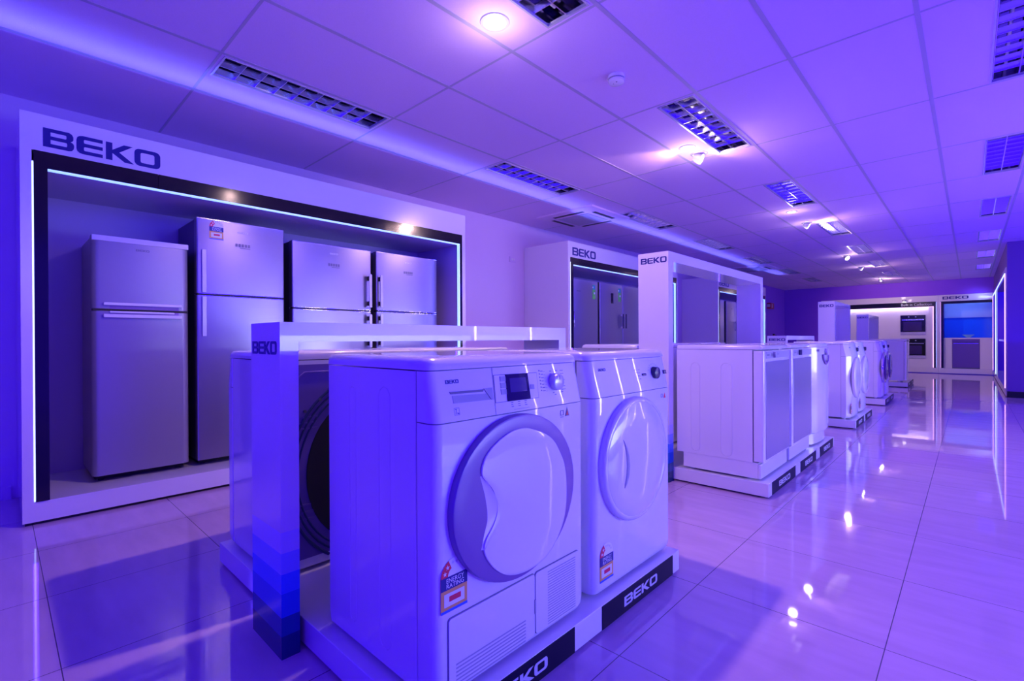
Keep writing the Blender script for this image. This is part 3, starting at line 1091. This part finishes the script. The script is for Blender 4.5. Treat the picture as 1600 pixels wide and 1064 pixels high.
def dryer(loc, label):
    """large condenser dryer: silver ring door, slanted panel with a black display, service flap and vents"""
    t = thing('tumble_dryer', label, 'tumble dryer', loc)
    W = .615
    shell(t, W)
    d = door_ring(t, .284, .460, .246, .226, 0, [(1.0, .0), (1.0, .017), (.992, .021), (.97, .0225), (.80, .0215), (.60, .0210)], 'ring')
    disc = [(0.151, 0.546), (0.151, 0.573), (0.169, 0.604), (0.212, 0.632), (0.263, 0.651), (0.305, .655), (0.345, 0.651), (0.426, 0.622), (0.465, .595), (0.49, 0.56),
            (0.512, .525), (0.523, 0.485), (0.527, 0.441), (0.525, .385), (0.508, 0.328), (0.463, 0.276), (0.43, .254), (0.387, 0.241), (0.317, 0.238), (0.251, 0.252),
            (0.20, 0.285), (0.168, 0.325), (0.155, 0.356), (0.165, 0.380), (0.191, 0.406), (0.205, 0.430), (0.210, 0.452), (0.198, 0.495), (0.18, 0.52)]
    mb = MB()
    disc = [(p[0] - .022 - .022 * p[0], p[1]) for p in disc]
    for _ in range(2):      # corner cutting rounds the outline
        nd = []
        for k in range(len(disc)):
            p, q = disc[k], disc[(k + 1) % len(disc)]
            nd += [(p[0] * .75 + q[0] * .25, p[1] * .75 + q[1] * .25), (p[0] * .25 + q[0] * .75, p[1] * .25 + q[1] * .75)]
        disc = nd
    cy = sum(p[0] for p in disc) / len(disc)
    cz = sum(p[1] for p in disc) / len(disc)
    sc_ = lambda s: [(cy + (p[0] - cy) * s, cz + (p[1] - cz) * s) for p in disc]
    mb.loft([[(x, p[0], p[1]) for p in sc_(s)] for s, x in ((.97, .020), (.97, .0250), (.962, .0265), (.93, .0270), (.7, .0275))], smooth=True)
    build('door_panel', mb, 'enamel', d)
    # scooped grip between the ring and the panel
    outer = [(0.151, 0.546), (0.168, 0.493), (0.176, 0.452), (0.176, 0.425), (0.165, 0.396), (0.153, 0.357)]
    inner = [(0.180, 0.522), (0.198, 0.495), (0.210, 0.455), (0.207, 0.430), (0.191, 0.404), (0.165, 0.378)]
    mb = MB()
    mb.smooth = True
    b = len(mb.v)
    N_ = 16
    for k in range(N_ + 1):
        t_ = k / N_ * 5
        i = min(4, int(t_))
        f_ = t_ - i
        o0, o1 = [tuple(A[i][q] * (1 - f_) + A[i + 1][q] * f_ for q in (0, 1)) for A in (outer, inner)]
        zz = o0[1]
        wd = math.sin(PI * k / N_)
        l_, r_ = o0[0] - .023, o0[0] - .023 + .008 + .034 * wd
        mb.v += [(.0213, l_, zz), (.0222, l_ + (r_ - l_) * .35, zz), (.0245, l_ + (r_ - l_) * .7, zz), (.0275, r_, zz)]
    for k in range(N_):
        for q in range(3):
            mb.face([b + 4 * k + q, b + 4 * k + q + 1, b + 4 * k + q + 5, b + 4 * k + q + 4])
    build('door_grip', mb, 'enamel', d)
    # control panel: seams, painted pocket, display
    S = lambda u, v: (xfront(v), u, v)

    def plate(mb, pts, d0, d1):
        mb.loft([[tuple(Vector(S(*p)) + Vector((dd, 0, 0))) for p in pts] for dd in (d0, d1)])
    mb = MB()
    plate(mb, [(.2165, .816), (.2185, .816), (.2085, .692), (.2065, .692)], .0002, .0006)
    build('panel_seam', mb, 'groove', t)
    mb = MB()
    plate(mb, [(.066, .754), (.195, .750), (.197, .733), (.067, .735)], .0002, .0014)
    plate(mb, [(.175, .764), (.206, .764), (.205, .732), (.197, .733)], .0002, .0030)
    mb.cur = 1
    plate(mb, [(.058, .764), (.175, .762), (.172, .756), (.062, .758)], .0002, .0020)
    build('drawer_grip', mb, ['grey', 'ink'], t)  # thin plates; grey tone and dark top strip paint the pocket's shade
    mb = MB()
    plate(mb, [(.219, .797), (.401, .795), (.393, .720), (.212, .722)], .0002, .0008)
    mb.cur = 1
    plate(mb, [(.2205, .7955), (.3995, .7935), (.3915, .7215), (.2135, .7235)], .0009, .0012)
    cp = build('display_surround', mb, ['ink', 'enamel'], t)
    mb = MB()
    plate(mb, [(.264, .796), (.356, .795), (.353, .722), (.258, .723)], .0013, .0045)
    mb.cur = 1
    plate(mb, [(.276, .785), (.344, .784), (.342, .745), (.273, .746)], .0046, .0050)
    build('display', mb, ['screen', 'screenin'], t)
    for k in range(3):
        mb = MB()
        z = .7845 - k * .0175
        a = .2415 - k * .0015
        plate(mb, [(a, z + .0075), (a + .022, z + .007), (a + .0215, z - .0075), (a - .0005, z - .007)], .0013, .0030)
        build('button', mb, 'grey', t)
    mb = MB()
    plate(mb, [(.362, .762), (.378, .761), (.377, .747), (.361, .748)], .0013, .0030)
    build('button', mb, 'grey', t)
    mb = MB()
    mb.cyl((.478, .762), .0265, xfront(.762), xfront(.762) + .020, 'x', 32, .0245)
    mb.cyl((.478, .762), .0245, xfront(.762) + .020, xfront(.762) + .022, 'x', 32, .021)
    mb.cur = 1
    mb.box(xfront(.762) + .022, xfront(.762) + .0226, .4765, .4795, .770, .783)
    build('dial', mb, ['silverlite', 'ink'], t)
    # printed programme marks
    mb = MB()
    rnd = random.Random(3)

    def mark(u, v, wd, ht=.0016):
        plate(mb, [(u, v + ht), (u + wd, v + ht), (u + wd, v), (u, v)], .0002, .0005)
    for k in range(7):
        v = .796 - k * .0098
        mark(.411 - k * .0004, v + .001, .005, .004)
        mark(.419 - k * .0004, v, .010 + .004 * rnd.random(), .0022)
        mark(.432, v - .001, .008, .0008)
        mark(.514, v - .002, .012 + .008 * rnd.random(), .0016)
    for u, v in ((.462, .794), (.492, .794), (.462, .728), (.470, .722), (.505, .728), (.508, .735)):
        mark(u, v, .009, .0024)
    for k in range(3):
        for q in range(3):
            mark(.272 + k * .028, .7165 - q * .0055, .007 + .004 * rnd.random(), .002)
    mark(.280, .6975, .066, .0008)
    for k in range(2):
        mark(.222, .788 - k * .030, .008, .003)
        mark(.222, .780 - k * .030, .014, .0012)
    mark(.362, .777, .006, .005)
    mark(.362, .735, .018, .0014)
    mark(.365, .741, .012, .0014)
    plate(mb, [(.066, .7235), (.083, .7235), (.083, .7225), (.066, .7225)], .0002, .0005)
    plate(mb, [(.066, .7065), (.083, .7065), (.083, .7055), (.066, .7055)], .0002, .0005)
    plate(mb, [(.066, .7235), (.067, .7235), (.067, .7055), (.066, .7055)], .0002, .0005)
    plate(mb, [(.082, .7235), (.083, .7235), (.083, .7055), (.082, .7055)], .0002, .0005)
    build('printed_marks', mb, 'ink', t)
    mb = MB()
    put_letters(mb, '7', .069, .0745, .708, .721, S, .0008)
    put_letters(mb, 'kg', .0755, .081, .7075, .7125, S, .0008)
    build('lettering', mb, 'navy', t)
    logo(t, .050, .093, .784, .7935, S, 'navy', thick=.001)
    mb = MB()
    mb.prism([(.512, .652), (.534, .652), (.523, .680)], .0003, .0009, 'x')
    mb.cur = 1
    mb.prism([(.517, .655), (.529, .655), (.523, .671)], .0010, .0014, 'x')
    mb.cur = 2
    for a, b2, c, e in ((.489, .505, .656, .658), (.489, .505, .670, .672), (.489, .491, .656, .672), (.503, .505, .656, .672), (.489, .505, .650, .652)):
        mb.box(.0003, .0009, a, b2, c, e)
    build('warning_mark', mb, ['ink', 'red', 'ink'], t)
    # service flap
    mb = MB()
    mb.prism(rr(.036, .030, .360, .213, .010), .0002, .0012, 'x')
    mb.prism(rr(.362, .030, .578, .213, .010), .0002, .0012, 'x')
    build('flap_seam', mb, 'groove', t)
    mb = MB()
    mb.prism(rr(.0385, .0325, .3585, .2105, .009), .0013, .0042, 'x')
    fl = build('service_flap', mb, 'enamel', t)
    mb = MB()
    for k in range(7):
        z = .092 - k * .0095
        mb.box(.0043, .0050, .060, .318, z - .0026, z + .0010)
    build('vent_slots', mb, 'slot', fl)
    mb = MB()
    mb.box(.0013, .0060, .3565, .3625, .095, .135)
    build('flap_latch', mb, 'grey', t)
    mb = MB()
    mb.prism(rr(.3635, .0325, .5765, .2105, .009), .0013, .0042, 'x')
    vp = build('vent_panel', mb, 'enamel', t)
    mb = MB()
    for k in range(21):
        z = .195 - k * .0078
        mb.box(.0043, .0050, .418, .558, z - .0020, z + .0008)
    build('vent_slots', mb, 'slot', vp)
    energy_label(t, .0004, .016, .229, .084, .131)
    return t


dryer((-.93, .715, .095), 'large white tumble dryer with a silver ring door and black display, nearest the camera')


def curved_machine(name, loc, label, cat, W=.60, knobm='knob', doorm='enamel', rimm='enamel', glass=None, bulge=0.0, lab=True, rz=0, hribs=False, marks=True, back=False, D=.54):
    t = thing(name, label, cat, loc, rz)
    shell(t, W, D=D, r=.030, bulge=bulge, hribs=hribs, ribs=not hribs)
    x0 = bulge * .9
    cy, cz, ry, rz_ = .276 * W / .6, .447, .236, .229
    d = door_ring(t, cy, cz, ry, rz_, x0, [(1.0, -.004), (1.0, .014), (.985, .021), (.955, .0245), (.93, .025), (.922, .0235), (.912, .025), (.6, .028), (.2, .029)], doorm)
    mb = MB()
    L = []
    for s in (.998, .955):
        L.append(s)
    if glass:
        door_ring(d, cy, cz, ry * .80, rz_ * .80, x0, [(1.0, .020), (1.0, .034), (.95, .040), (.5, .046), (.1, .048)], glass, 'door_glass')
    # crescent grip
    o_ = [(.145, .535), (.168, .505), (.184, .470), (.189, .435), (.184, .400), (.169, .372), (.152, .358)]
    i_ = [(.154, .372), (.164, .400), (.169, .435), (.166, .470), (.157, .505)]
    mb = MB()
    mb.prism(o_ + i_, x0 + .024, x0 + .0305, 'x')
    build('door_grip', mb, 'grey', d, .002)
    kw = W / .6
    S = lambda u, v: (xfront(v) + (bulge * math.sin(PI * min(max(u / .6, 0), 1)) ** .8 if bulge else 0), u * kw, v)

    def plate(mb, pts, d0, d1):
        mb.loft([[tuple(Vector(S(*p)) + Vector((dd, 0, 0))) for p in pts] for dd in (d0, d1)])
    xk = S(.478, .755)[0]
    mb = MB()
    mb.cyl((.478 * kw, .755), .0250, xk - .004, xk + .016, 'x', 32, .0235)
    mb.cyl((.478 * kw, .755), .0235, xk + .016, xk + .018, 'x', 32, .020)
    build('dial', mb, knobm, t)
    mb = MB()
    plate(mb, [(.558, .762), (.582, .762), (.582, .746), (.558, .746)], .0002, .0045)
    build('button', mb, knobm, t, .001)
    mb = MB()
    plate(mb, [(.372, .757), (.402, .757), (.402, .748), (.372, .748)], .0002, .0045)
    build('button', mb, knobm, t, .001)
    if marks:
        mb = MB()
        rnd = random.Random(5)
        for k in range(4):
            v = .772 - k * .012
            a = .318 + k * .010
            plate(mb, [(a, v + .003), (a + .012, v + .003), (a + .012, v), (a, v)], .0002, .0005)
            plate(mb, [(.345, v + .0015), (.360, v + .0015), (.360, v), (.345, v)], .0002, .0005)
        for k in range(9):
            a = R(20 + k * 17.5)
            u, v = .478 + .048 * math.cos(a), .755 + .036 * math.sin(a)
            plate(mb, [(u - .006, v + .0012), (u + .006, v + .0012), (u + .006, v), (u - .006, v)], .0002, .0005)
        build('printed_marks', mb, 'ink', t)
    logo(t, .060, .108, .780, .7895, S, 'navy', thick=.001)
    if lab:
        mb = MB()
        mb.prism([(.515, .648), (.533, .648), (.524, .670)], x0 * .5 + .0003, x0 * .5 + .0009, 'x')
        mb.cur = 1
        for a, b2, c, e in ((.492, .507, .652, .654), (.492, .507, .664, .666), (.492, .494, .652, .666), (.505, .507, .652, .666)):
            mb.box(x0 * .5 + .0003, x0 * .5 + .0009, a, b2, c, e)
        build('warning_mark', mb, ['red', 'ink'], t)
        energy_label(t, x0 * .45 + .0006, .032, .052, .085, .131)
    return t


curved_machine('tumble_dryer', (-.93, 1.388, .095), 'all-white tumble dryer with a dark knob, second machine on the near plinth', 'tumble dryer', W=.577)


def back_panel(t, W, D):
    """pressed steel rear of a machine, seen between the rows"""
    mb = MB()
    mb.box(-D - .004, -D - .0005, .02, W - .02, .05, .80)
    for k in range(3):
        mb.box(-D - .008, -D - .004, .45, .52, .55 + k * .022, .555 + k * .022)
        mb.box(-D - .008, -D - .004, .45, .52, .20 + k * .028, .207 + k * .028)
    mb.tube([(-D - .005, .05, .74), (-D - .005, .20, .74), (-D - .005, .24, .77), (-D - .005, .5, .77), (-D - .005, .56, .72), (-D - .005, .56, .60)], .004, 6)
    p = build('back_panel', mb, 'backsheet', t)
    mb = MB()
    cy, cz = .245, .365
    for r_, q in ((.375, .006), (.352, .004), (.330, .004)):
        mb.tube([(-D - .006, cy + r_ * .86 * math.cos(R(a)), cz + r_ * math.sin(R(a))) for a in range(-60, 121, 6)], q, 6)
    build('pressed_ring', mb, 'backring', p)
    mb = MB()
    pts = [(cy + .250 * math.cos(R(a)), cz + .300 * math.sin(R(a))) for a in range(0, 360, 8)]
    mb.prism(pts, -D - .0085, -D - .0045, 'x')
    build('rear_opening', mb, 'rubber', p)
    mb = MB()
    for yy, zz in ((.40, .70), (.44, .66), (.50, .62), (.36, .73), (.30, .72)):
        mb.cyl((yy, zz), .006, -D - .012, -D - .004, 'x', 8)
    mb.tube([(-D - .010, .33, .74), (-D - .014, .30, .71), (-D - .012, .31, .67), (-D - .012, .27, .64)], .006, 6)
    mb.box(-D - .016, -D - .004, .27, .34, .735, .765)
    build('cable_clip', mb, 'steeld', p)


m = curved_machine('washing_machine', (-2.415, 1.315, .095), 'white washing machine facing the fridges, behind the large near dryer', 'washing machine', W=.61, rz=PI, lab=False)
back_panel(m, .61, .54)
m = curved_machine('washing_machine', (-2.415, 1.960, .095), 'white washing machine facing the fridges, behind the all-white dryer', 'washing machine', W=.585, rz=PI, lab=False)
back_panel(m, .585, .54)
for k, nm in enumerate(('near', 'middle', 'far')):
    curved_machine('washing_machine', (-2.38, 3.93 + k * .62, .095), '%s white machine behind the dishwashers, facing the fridges' % nm, 'washing machine', W=.60, rz=PI, lab=False, marks=False)


def dishwasher(loc, label, dialm, dial_round=True):
    t = thing('dishwasher', label, 'dishwasher', loc)
    W, H, D = .598, .85, .56
    mb = MB()
    mb.box(-D, -.065, .002, W - .002, .11, H - .030)
    mb.box(-D + .045, -.035, .004, W - .004, .012, .11)
    for xx in (-D + .09, -.10):
        for yy in (.05, W - .05):
            mb.cyl((xx, yy), .018, 0, .014, 'z', 12)
    rib(mb, .002, -D + .10, -D + .16, .16, .70, .0025)
    rib(mb, .002, -D + .30, -D + .37, .16, .70, .0025)
    build('body', mb, 'enamel', t, .004)
    mb = MB()
    mb.box(-.035, -.018, .004, W - .004, .012, .104)
    build('kickplate', mb, 'enamel', t, .004)
    mb = MB()
    mb.loft([rloop(-D, -.012, -.001, W + .001, H - .028, .02), rloop(-D, -.006, -.001, W + .001, H - .018, .02), rloop(-D, -.010, .001, W - .001, H - .006, .02),
             rloop(-D + .004, -.026, .006, W - .006, H, .02)], smooth=True)
    build('lid', mb, 'enamel', t)
    mb = MB()
    slab(mb, .004, W - .004, .118, H - .036, -.060, 0, .012)
    d = build('door', mb, 'enamel', t, .003)
    mb = MB()
    mb.box(.0005, .0030, .045, W - .020, .130, .745)
    build('door_skin', mb, 'dwdoor', d, .001)
    mb = MB()
    mb.box(.0005, .0040, .050, W - .020, .765, .808)
    build('fascia', mb, 'silverlite', d, .001)
    mb = MB()
    if dial_round:
        mb.cyl((.205, .787), .020, .004, .018, 'x', 24, .018)
    else:
        mb.box(.004, .014, .185, .240, .767, .806)
    build('dial', mb, dialm, t)
    mb = MB()
    mb.box(.0041, .0048, .300, .322, .785, .791)
    mb.box(.0041, .0048, .150, .176, .776, .798)
    build('printed_marks', mb, 'ink', t)
    logo(t, .06, .11, .783, .792, lambda u, v: (.0041, u, v), 'ink', thick=.0006)
    return t


dishwasher((-.935, 3.262, .095), 'dishwasher with a round dial, nearest on the second plinth', 'grey')
dishwasher((-.935, 3.915, .095), 'dishwasher with a square dark dial, middle of the second plinth', 'knob', False)


def bowed_machine(loc, label):
    t = thing('washing_machine', label, 'washing machine', loc)
    W, H, D, bu = .60, .85, .54, .035
    mb = MB()
    B_ = lambda z, x, inset=0: bulged(-D, x, inset, W - inset, z, .03, bu)
    mb.loft([B_(.012, -.03, .004), B_(.10, -.03, .004)], smooth=True)
    build('base', mb, 'enamel', t)
    mb = MB()
    mb.loft([B_(.108, -.004), B_(.12, 0), B_(.815, 0)], smooth=True)
    build('body', mb, 'enamel', t)
    mb = MB()
    mb.loft([B_(.10, -.02, .01), B_(.108, -.02, .01)])
    build('shadow_gap', mb, 'ink', t)
    mb = MB()
    mb.loft([B_(.819, -.004, -.001), B_(.835, -.006), B_(.847, -.014, .003), B_(.85, -.03, .01)], smooth=True)
    build('lid', mb, 'enamel', t)
    mb = MB()
    n = 36
    L = []
    for s, d in ((1.0, .004), (.97, .012), (.80, .014), (.74, .006)):
        L.append([(bu * math.sin(PI * (.30 + .11 * s * math.cos(2 * PI * i / n)) / W) ** .8 + d, .30 + .11 * s * math.cos(2 * PI * i / n), .755 + .09 * s * math.sin(2 * PI * i / n)) for i in range(n) if math.sin(2 * PI * i / n) <= 0.01])
    k = len(L[0])
    b = len(mb.v)
    for row in L:
        mb.v += row
    mb.smooth = True
    for i in range(3):
        for j in range(k - 1):
            mb.face([b + i * k + j, b + i * k + j + 1, b + (i + 1) * k + j + 1, b + (i + 1) * k + j])
    build('control_arc', mb, 'ring', t)
    mb = MB()
    mb.cyl((.30, .775), .030, bu + .002, bu + .020, 'x', 24, .026)
    build('dial', mb, 'silverlite', t)
    mb = MB()
    mb.cyl((.085, .79), .010, bu * .35, bu * .35 + .022, 'x', 16)
    build('button', mb, 'grey', t)
    return t


bowed_machine((-.940, 4.570, .095), 'glossy white machine with a bowed front, far end of the second plinth')

curved_machine('tumble_dryer', (-.965, 6.385, .095), 'curved-front white dryer, nearer of the pair on the third plinth', 'tumble dryer', bulge=.022, W=.59)
curved_machine('tumble_dryer', (-.965, 6.985, .095), 'curved-front white dryer, farther of the pair on the third plinth', 'tumble dryer', bulge=.022, W=.555)
curved_machine('washing_machine', (-.965, 8.86, .095), 'washer with ribbed side and dark purple door glass, nearer on the fourth plinth', 'washing machine', W=.50, bulge=.02, doorm='chrome', glass='glassdoor', hribs=True, lab=False, marks=False)
curved_machine('washing_machine', (-.965, 9.38, .095), 'washer with dark door glass, farther on the fourth plinth', 'washing machine', W=.50, bulge=.02, doorm='chrome', glass='glassdoor', hribs=True, lab=False, marks=False)
t = thing('freezer', 'plain white chest-high freezer on the farthest plinth', 'freezer', (-.925, 12.36, .095))
mb = MB()
mb.box(-.60, -.04, 0.0, .60, .03, .82)
for yy in (.06, .54):
    for xx in (-.52, -.12):
        mb.cyl((xx, yy), .02, 0, .03, 'z', 12)
build('cabinet', mb, 'enamel', t, .006)
mb = MB()
slab(mb, 0, .60, .04, .81, -.036, 0, .012)
build('door', mb, 'enamel', t, .003)
mb = MB()
mb.box(-.60, 0, -.002, .602, .824, .86)
build('lid', mb, 'enamel', t, .008)


# ------------------------------------------------------------------ back wall displays
def oven(x, z, W, H, label):
    t = thing('oven', label, 'oven', (x, YB + .045, z), 0)
    mb = MB()
    mb.box(.02, W - .02, .0, .45, .01, H - .01)
    build('casing', mb, 'steeld', t)
    mb = MB()
    mb.box(0, W, -.020, -.001, H * .83, H)
    cp = build('control_panel', mb, 'black', t, .002)
    mb = MB()
    for xx in (W * .34, W * .62):
        mb.cyl((xx, H * .915), .016, -.034, -.020, 'y', 16)
    build('knob', mb, 'silverlite', cp)
    mb = MB()
    mb.box(0, W, -.022, -.001, H * .15, H * .82)
    d = build('door', mb, 'black', t, .002)
    mb = MB()
    mb.box(W * .12, W * .86, -.0245, -.0222, H * .20, H * .66)
    build('window_glass', mb, 'screenin', d)
    mb = MB()
    mb.box(W * .06, W * .94, -.050, -.036, H * .74, H * .785)
    mb.box(W * .09, W * .12, -.037, -.020, H * .745, H * .78).box(W * .88, W * .91, -.037, -.020, H * .745, H * .78)
    build('handle', mb, 'chrome', d, .003)
    mb = MB()
    mb.box(0, W, -.021, -.001, 0, H * .14)
    build('base_trim', mb, 'silverlite', t)
    return t


t = thing('oven_display_bay', 'wide white display wall with two built-in ovens at the far end', 'display bay', (-3.378, YB, 0))
W, H = 2.735, 2.13
mb = MB()
mb.box(0, W, -.02, .60, .018, .15)
mb.box(0, W, 0, .03, 1.965, H)
mb.box(0, .10, 0, .03, .15, 1.965).box(W - .04, W, 0, .03, .15, 1.965)
build('frame', mb, 'panel', t)
mb = MB()
mb.box(.10, .16, -.004, .04, .15, 1.965)
mb.box(W - .092, W - .048, -.004, .04, .15, 1.965)
mb.box(.16, W - .092, -.004, .04, 1.835, 1.965)
build('surround', mb, 'black', t)
ox0, ox1 = 1.925, 2.470
mb = MB()
yb = .045
mb.box(.16, ox0, yb, yb + .02, .15, 1.885).box(ox1, W - .092, yb, yb + .02, .15, 1.885)
mb.box(ox0, ox1, yb, yb + .02, .15, .40).box(ox0, ox1, yb, yb + .02, .95, 1.055).box(ox0, ox1, yb, yb + .02, 1.61, 1.885)
build('lining', mb, 'bench', t)
mb = MB()
mb.box(.16, W - .10, .036, .044, 1.820, 1.832)
build('led_strip', mb, 'ledp', t)
mb = MB()
mb.box(W - .108, W - .094, .030, .044, .16, 1.87)
build('led_strip', mb, 'ledp', t)
mb = MB()
mb.box(W - .0465, W - .0415, -.003, .02, .16, 1.95)
build('led_strip', mb, 'ledc', t)
mb = MB()
put_letters(mb, 'Built in Collection', 1.945, 2.605, 1.866, 1.934, lambda u, v: (u, -.004, v), .001, (0, -1, 0))
build('lettering', mb, 'letterw', t)
oven(-3.378 + ox0 + .002, 1.062, ox1 - ox0 - .004, .545, 'upper built-in oven in the far white wall')
oven(-3.378 + ox0 + .002, .405, ox1 - ox0 - .004, .540, 'lower built-in oven in the far white wall')
lamp('oven_bay_light', 'AREA', (-2.0, YB + .005, 1.825), 5.5, (.62, .48, 1.0), (0, .12, -1), shape='RECTANGLE', size=2.3, size_y=.02)
t2 = thing('spotlight', 'small lit spotlight on the header above the ovens', 'spotlight', (-1.36, YB - .001, 2.06))
mb = MB()
mb.cyl((0, 0), .030, -.03, 0, 'y', 20)
mb.lathe([(.030, 0), (.044, -.02), (.048, -.07)], (0, -.055, 0), 24, 'z')
build('housing', mb, 'silverlite', t2)
mb = MB()
mb.lathe([(.046, -.066), (.02, -.075), (.001, -.076)], (0, -.055, 0), 24, 'z')
build('lamp_lens', mb, 'bulbdim', t2)

t = thing('kitchen_display_bay', 'white kitchen display bay with a blue splashback at the far end', 'display bay', (-.640, YB, 0))
W = 1.055
mb = MB()
mb.box(0, W, -.02, .60, .018, .15)
mb.box(0, W, 0, .03, 1.955, H)
mb.box(0, .045, 0, .03, .15, 1.955)
mb.box(0, .02, .03, .60, .15, H)
build('frame', mb, 'panel', t)
mb = MB()
mb.box(.052, .105, -.004, .04, .15, 1.955)
mb.box(.105, W, -.004, .04, 1.885, 1.955)
build('surround', mb, 'black', t)
mb = MB()
mb.box(.0465, .0505, -.003, .02, .16, 1.94)
build('led_strip', mb, 'ledp', t)
mb = MB()
mb.box(.105, W, .50, .60, 1.52, 1.955)
build('upper_cupboard', mb, 'cupb', t)
mb = MB()
mb.box(.105, W, .56, .60, .97, 1.52)
build('splashback', mb, 'splash', t)
mb = MB()
mb.box(.105, W, .045, .56, .935, .97)
build('bench_top', mb, 'bench', t, .003)
mb = MB()
mb.box(.105, .275, .06, .50, .15, .935)
build('base_cabinet', mb, 'bench', t, .002)
mb = MB()
mb.box(.815, W, .06, .50, .15, .935)
build('base_cabinet', mb, 'bench', t, .002)
logo(t, .085, .60, 2.010, 2.085, lambda u, v: (u, 0, v), 'navy', (0, -1, 0))
lamp('kitchen_bay_light', 'AREA', (-.1, YB + .12, 1.93), 2.2, (.15, .35, 1.0), (0, .5, -1), shape='RECTANGLE', size=.85, size_y=.03)
lamp('kitchen_header_light', 'AREA', (.30, YB - .4, 2.05), .4, (.25, .35, 1.0), (-.4, 1, .1), shape='RECTANGLE', size=.3, size_y=.05, spread=R(70))
t = thing('built_in_dishwasher', 'dark built-in dishwasher under the white bench', 'dishwasher', (-.362, YB + .06, .15))
mb = MB()
mb.box(.002, .534, .02, .45, 0, .78)
build('casing', mb, 'steeld', t)
mb = MB()
mb.box(.002, .534, -.006, .018, .03, .70)
d = build('door', mb, 'dwdark', t, .003)
mb = MB()
mb.box(.03, .506, -.034, -.022, .665, .678)
mb.box(.04, .055, -.024, -.006, .666, .677).box(.48, .495, -.024, -.006, .666, .677)
build('handle', mb, 'chrome', d)
mb = MB()
mb.box(.002, .534, -.006, .018, .71, .78)
build('control_panel', mb, 'dwdark', t, .002)
mb = MB()
mb.lathe([(.001, 0), (.035, .002), (.04, .010), (.085, .045), (.125, .082), (.121, .083), (.08, .050), (.03, .016), (.001, .012)], (0, 0, 0), 36)
o = build('glass_bowl', mb, 'bowl', None)
o.location = (-.045, YB + .27, .971)
tag(o, 'pale glass bowl on the white bench before the blue splashback', 'bowl')

# ------------------------------------------------------------------ right display bay
t = thing('lit_display_bay', 'display bay edged with bright strips, seen edge-on beside the right wall', 'display bay', (.42, 11.45, 0))
L = 6.12
mb = MB()
mb.box(0, .60, 0, L, .018, .13)
mb.box(0, .03, 0, L, 2.05, 2.14)
mb.box(0, .68, 0, .03, .13, 2.05)
mb.box(0, .03, 4.30, 4.42, .13, 2.05)
mb.box(.58, .60, .03, L, .13, 2.05)
build('frame', mb, 'panel', t)
for y, wd, mm in ((.035, .03, 'ledp'), (4.26, .035, 'led'), (5.98, .03, 'ledp')):
    mb = MB()
    mb.box(-.012, 0.0, y, y + wd, .14, 2.03)
    build('led_strip', mb, mm, t)
mb = MB()
mb.box(-.012, 0, .07, L - .15, 2.032, 2.046)
build('led_strip', mb, 'led', t)
mb = MB()
mb.box(.05, .58, .03, 4.3, .90, .94)
build('bench_top', mb, 'bench', t)
mb = MB()
mb.box(.10, .57, 1.8, 2.6, 1.15, 1.55)
build('range_hood', mb, 'screenin', t)
lamp('right_bay_light', 'AREA', (.38, 14.3, 1.1), 9.0, (.45, .42, 1.0), (-1, 0, 0), shape='RECTANGLE', size=5.5, size_y=1.8)

M['ledhot'] = mat('led_strip_bright', (0.8, 0.8, 0.9), 0.5, emit=(0.95, 0.72, 1.0), estr=60.0)
t = thing('lit_display_stand', 'out-of-view white display stand with bright vertical strips across the aisle, mirrored in the machine fronts', 'display stand', (1.6, 4.26, 0))  # added out of view so its strips mirror in the machine fronts
mb = MB()
for y in (0, 1.1, 2.35):
    mb.box(0, .06, y, y + .05, .10, 2.2)
mb.box(0, .06, 0, 2.40, 2.2, 2.28).box(0, .5, 0, 2.40, 0, .10)
build('frame', mb, 'panel', t)
for y in (.02, 1.12, 2.37):
    mb = MB()
    mb.box(-.008, -.0005, y, y + .010, .12, 2.15)
    build('led_strip', mb, 'ledhot', t)

# ------------------------------------------------------------------ wall fittings
t = thing('wall_outlet', 'small white switch plate on the wall between the fridge bays', 'switch plate', (XL, 4.62, 2.005))
mb = MB()
mb.box(.0005, .009, 0, .12, 0, .072)
build('plate', mb, 'wall', t, .002)
mb = MB()
mb.box(.009, .013, .03, .05, .022, .05).box(.009, .013, .07, .09, .022, .05)
build('switch', mb, 'panel', t)
t = thing('fire_sign', 'red fire sign on the dark wall above the extinguisher', 'sign', (XL, 15.70, 1.86))
mb = MB()
mb.box(.0005, .10, 0, .35, 0, .17)
build('plate', mb, 'pink', t)
mb = MB()
mb.box(.1003, .1015, .13, .20, .03, .14)
mb.box(.01, .09, -.0015, -.0003, .05, .13)
build('symbol', mb, 'letterw', t)
t = thing('fire_extinguisher', 'fire extinguisher hanging on the dark wall beyond the last fridge bay', 'fire extinguisher', (XL + .12, 15.95, .62))
mb = MB()
mb.lathe([(.001, 0), (.08, .005), (.085, .02), (.085, .38), (.06, .43), (.025, .45), (.001, .45)], n=24)
build('cylinder', mb, 'pink', t)
mb = MB()
mb.box(-.02, .02, -.05, .05, .45, .49)
mb.tube([(.0, .03, .46), (.05, .09, .44), (.06, .11, .30), (.05, .10, .12)], .010, 8)
build('nozzle', mb, 'rubber', t)
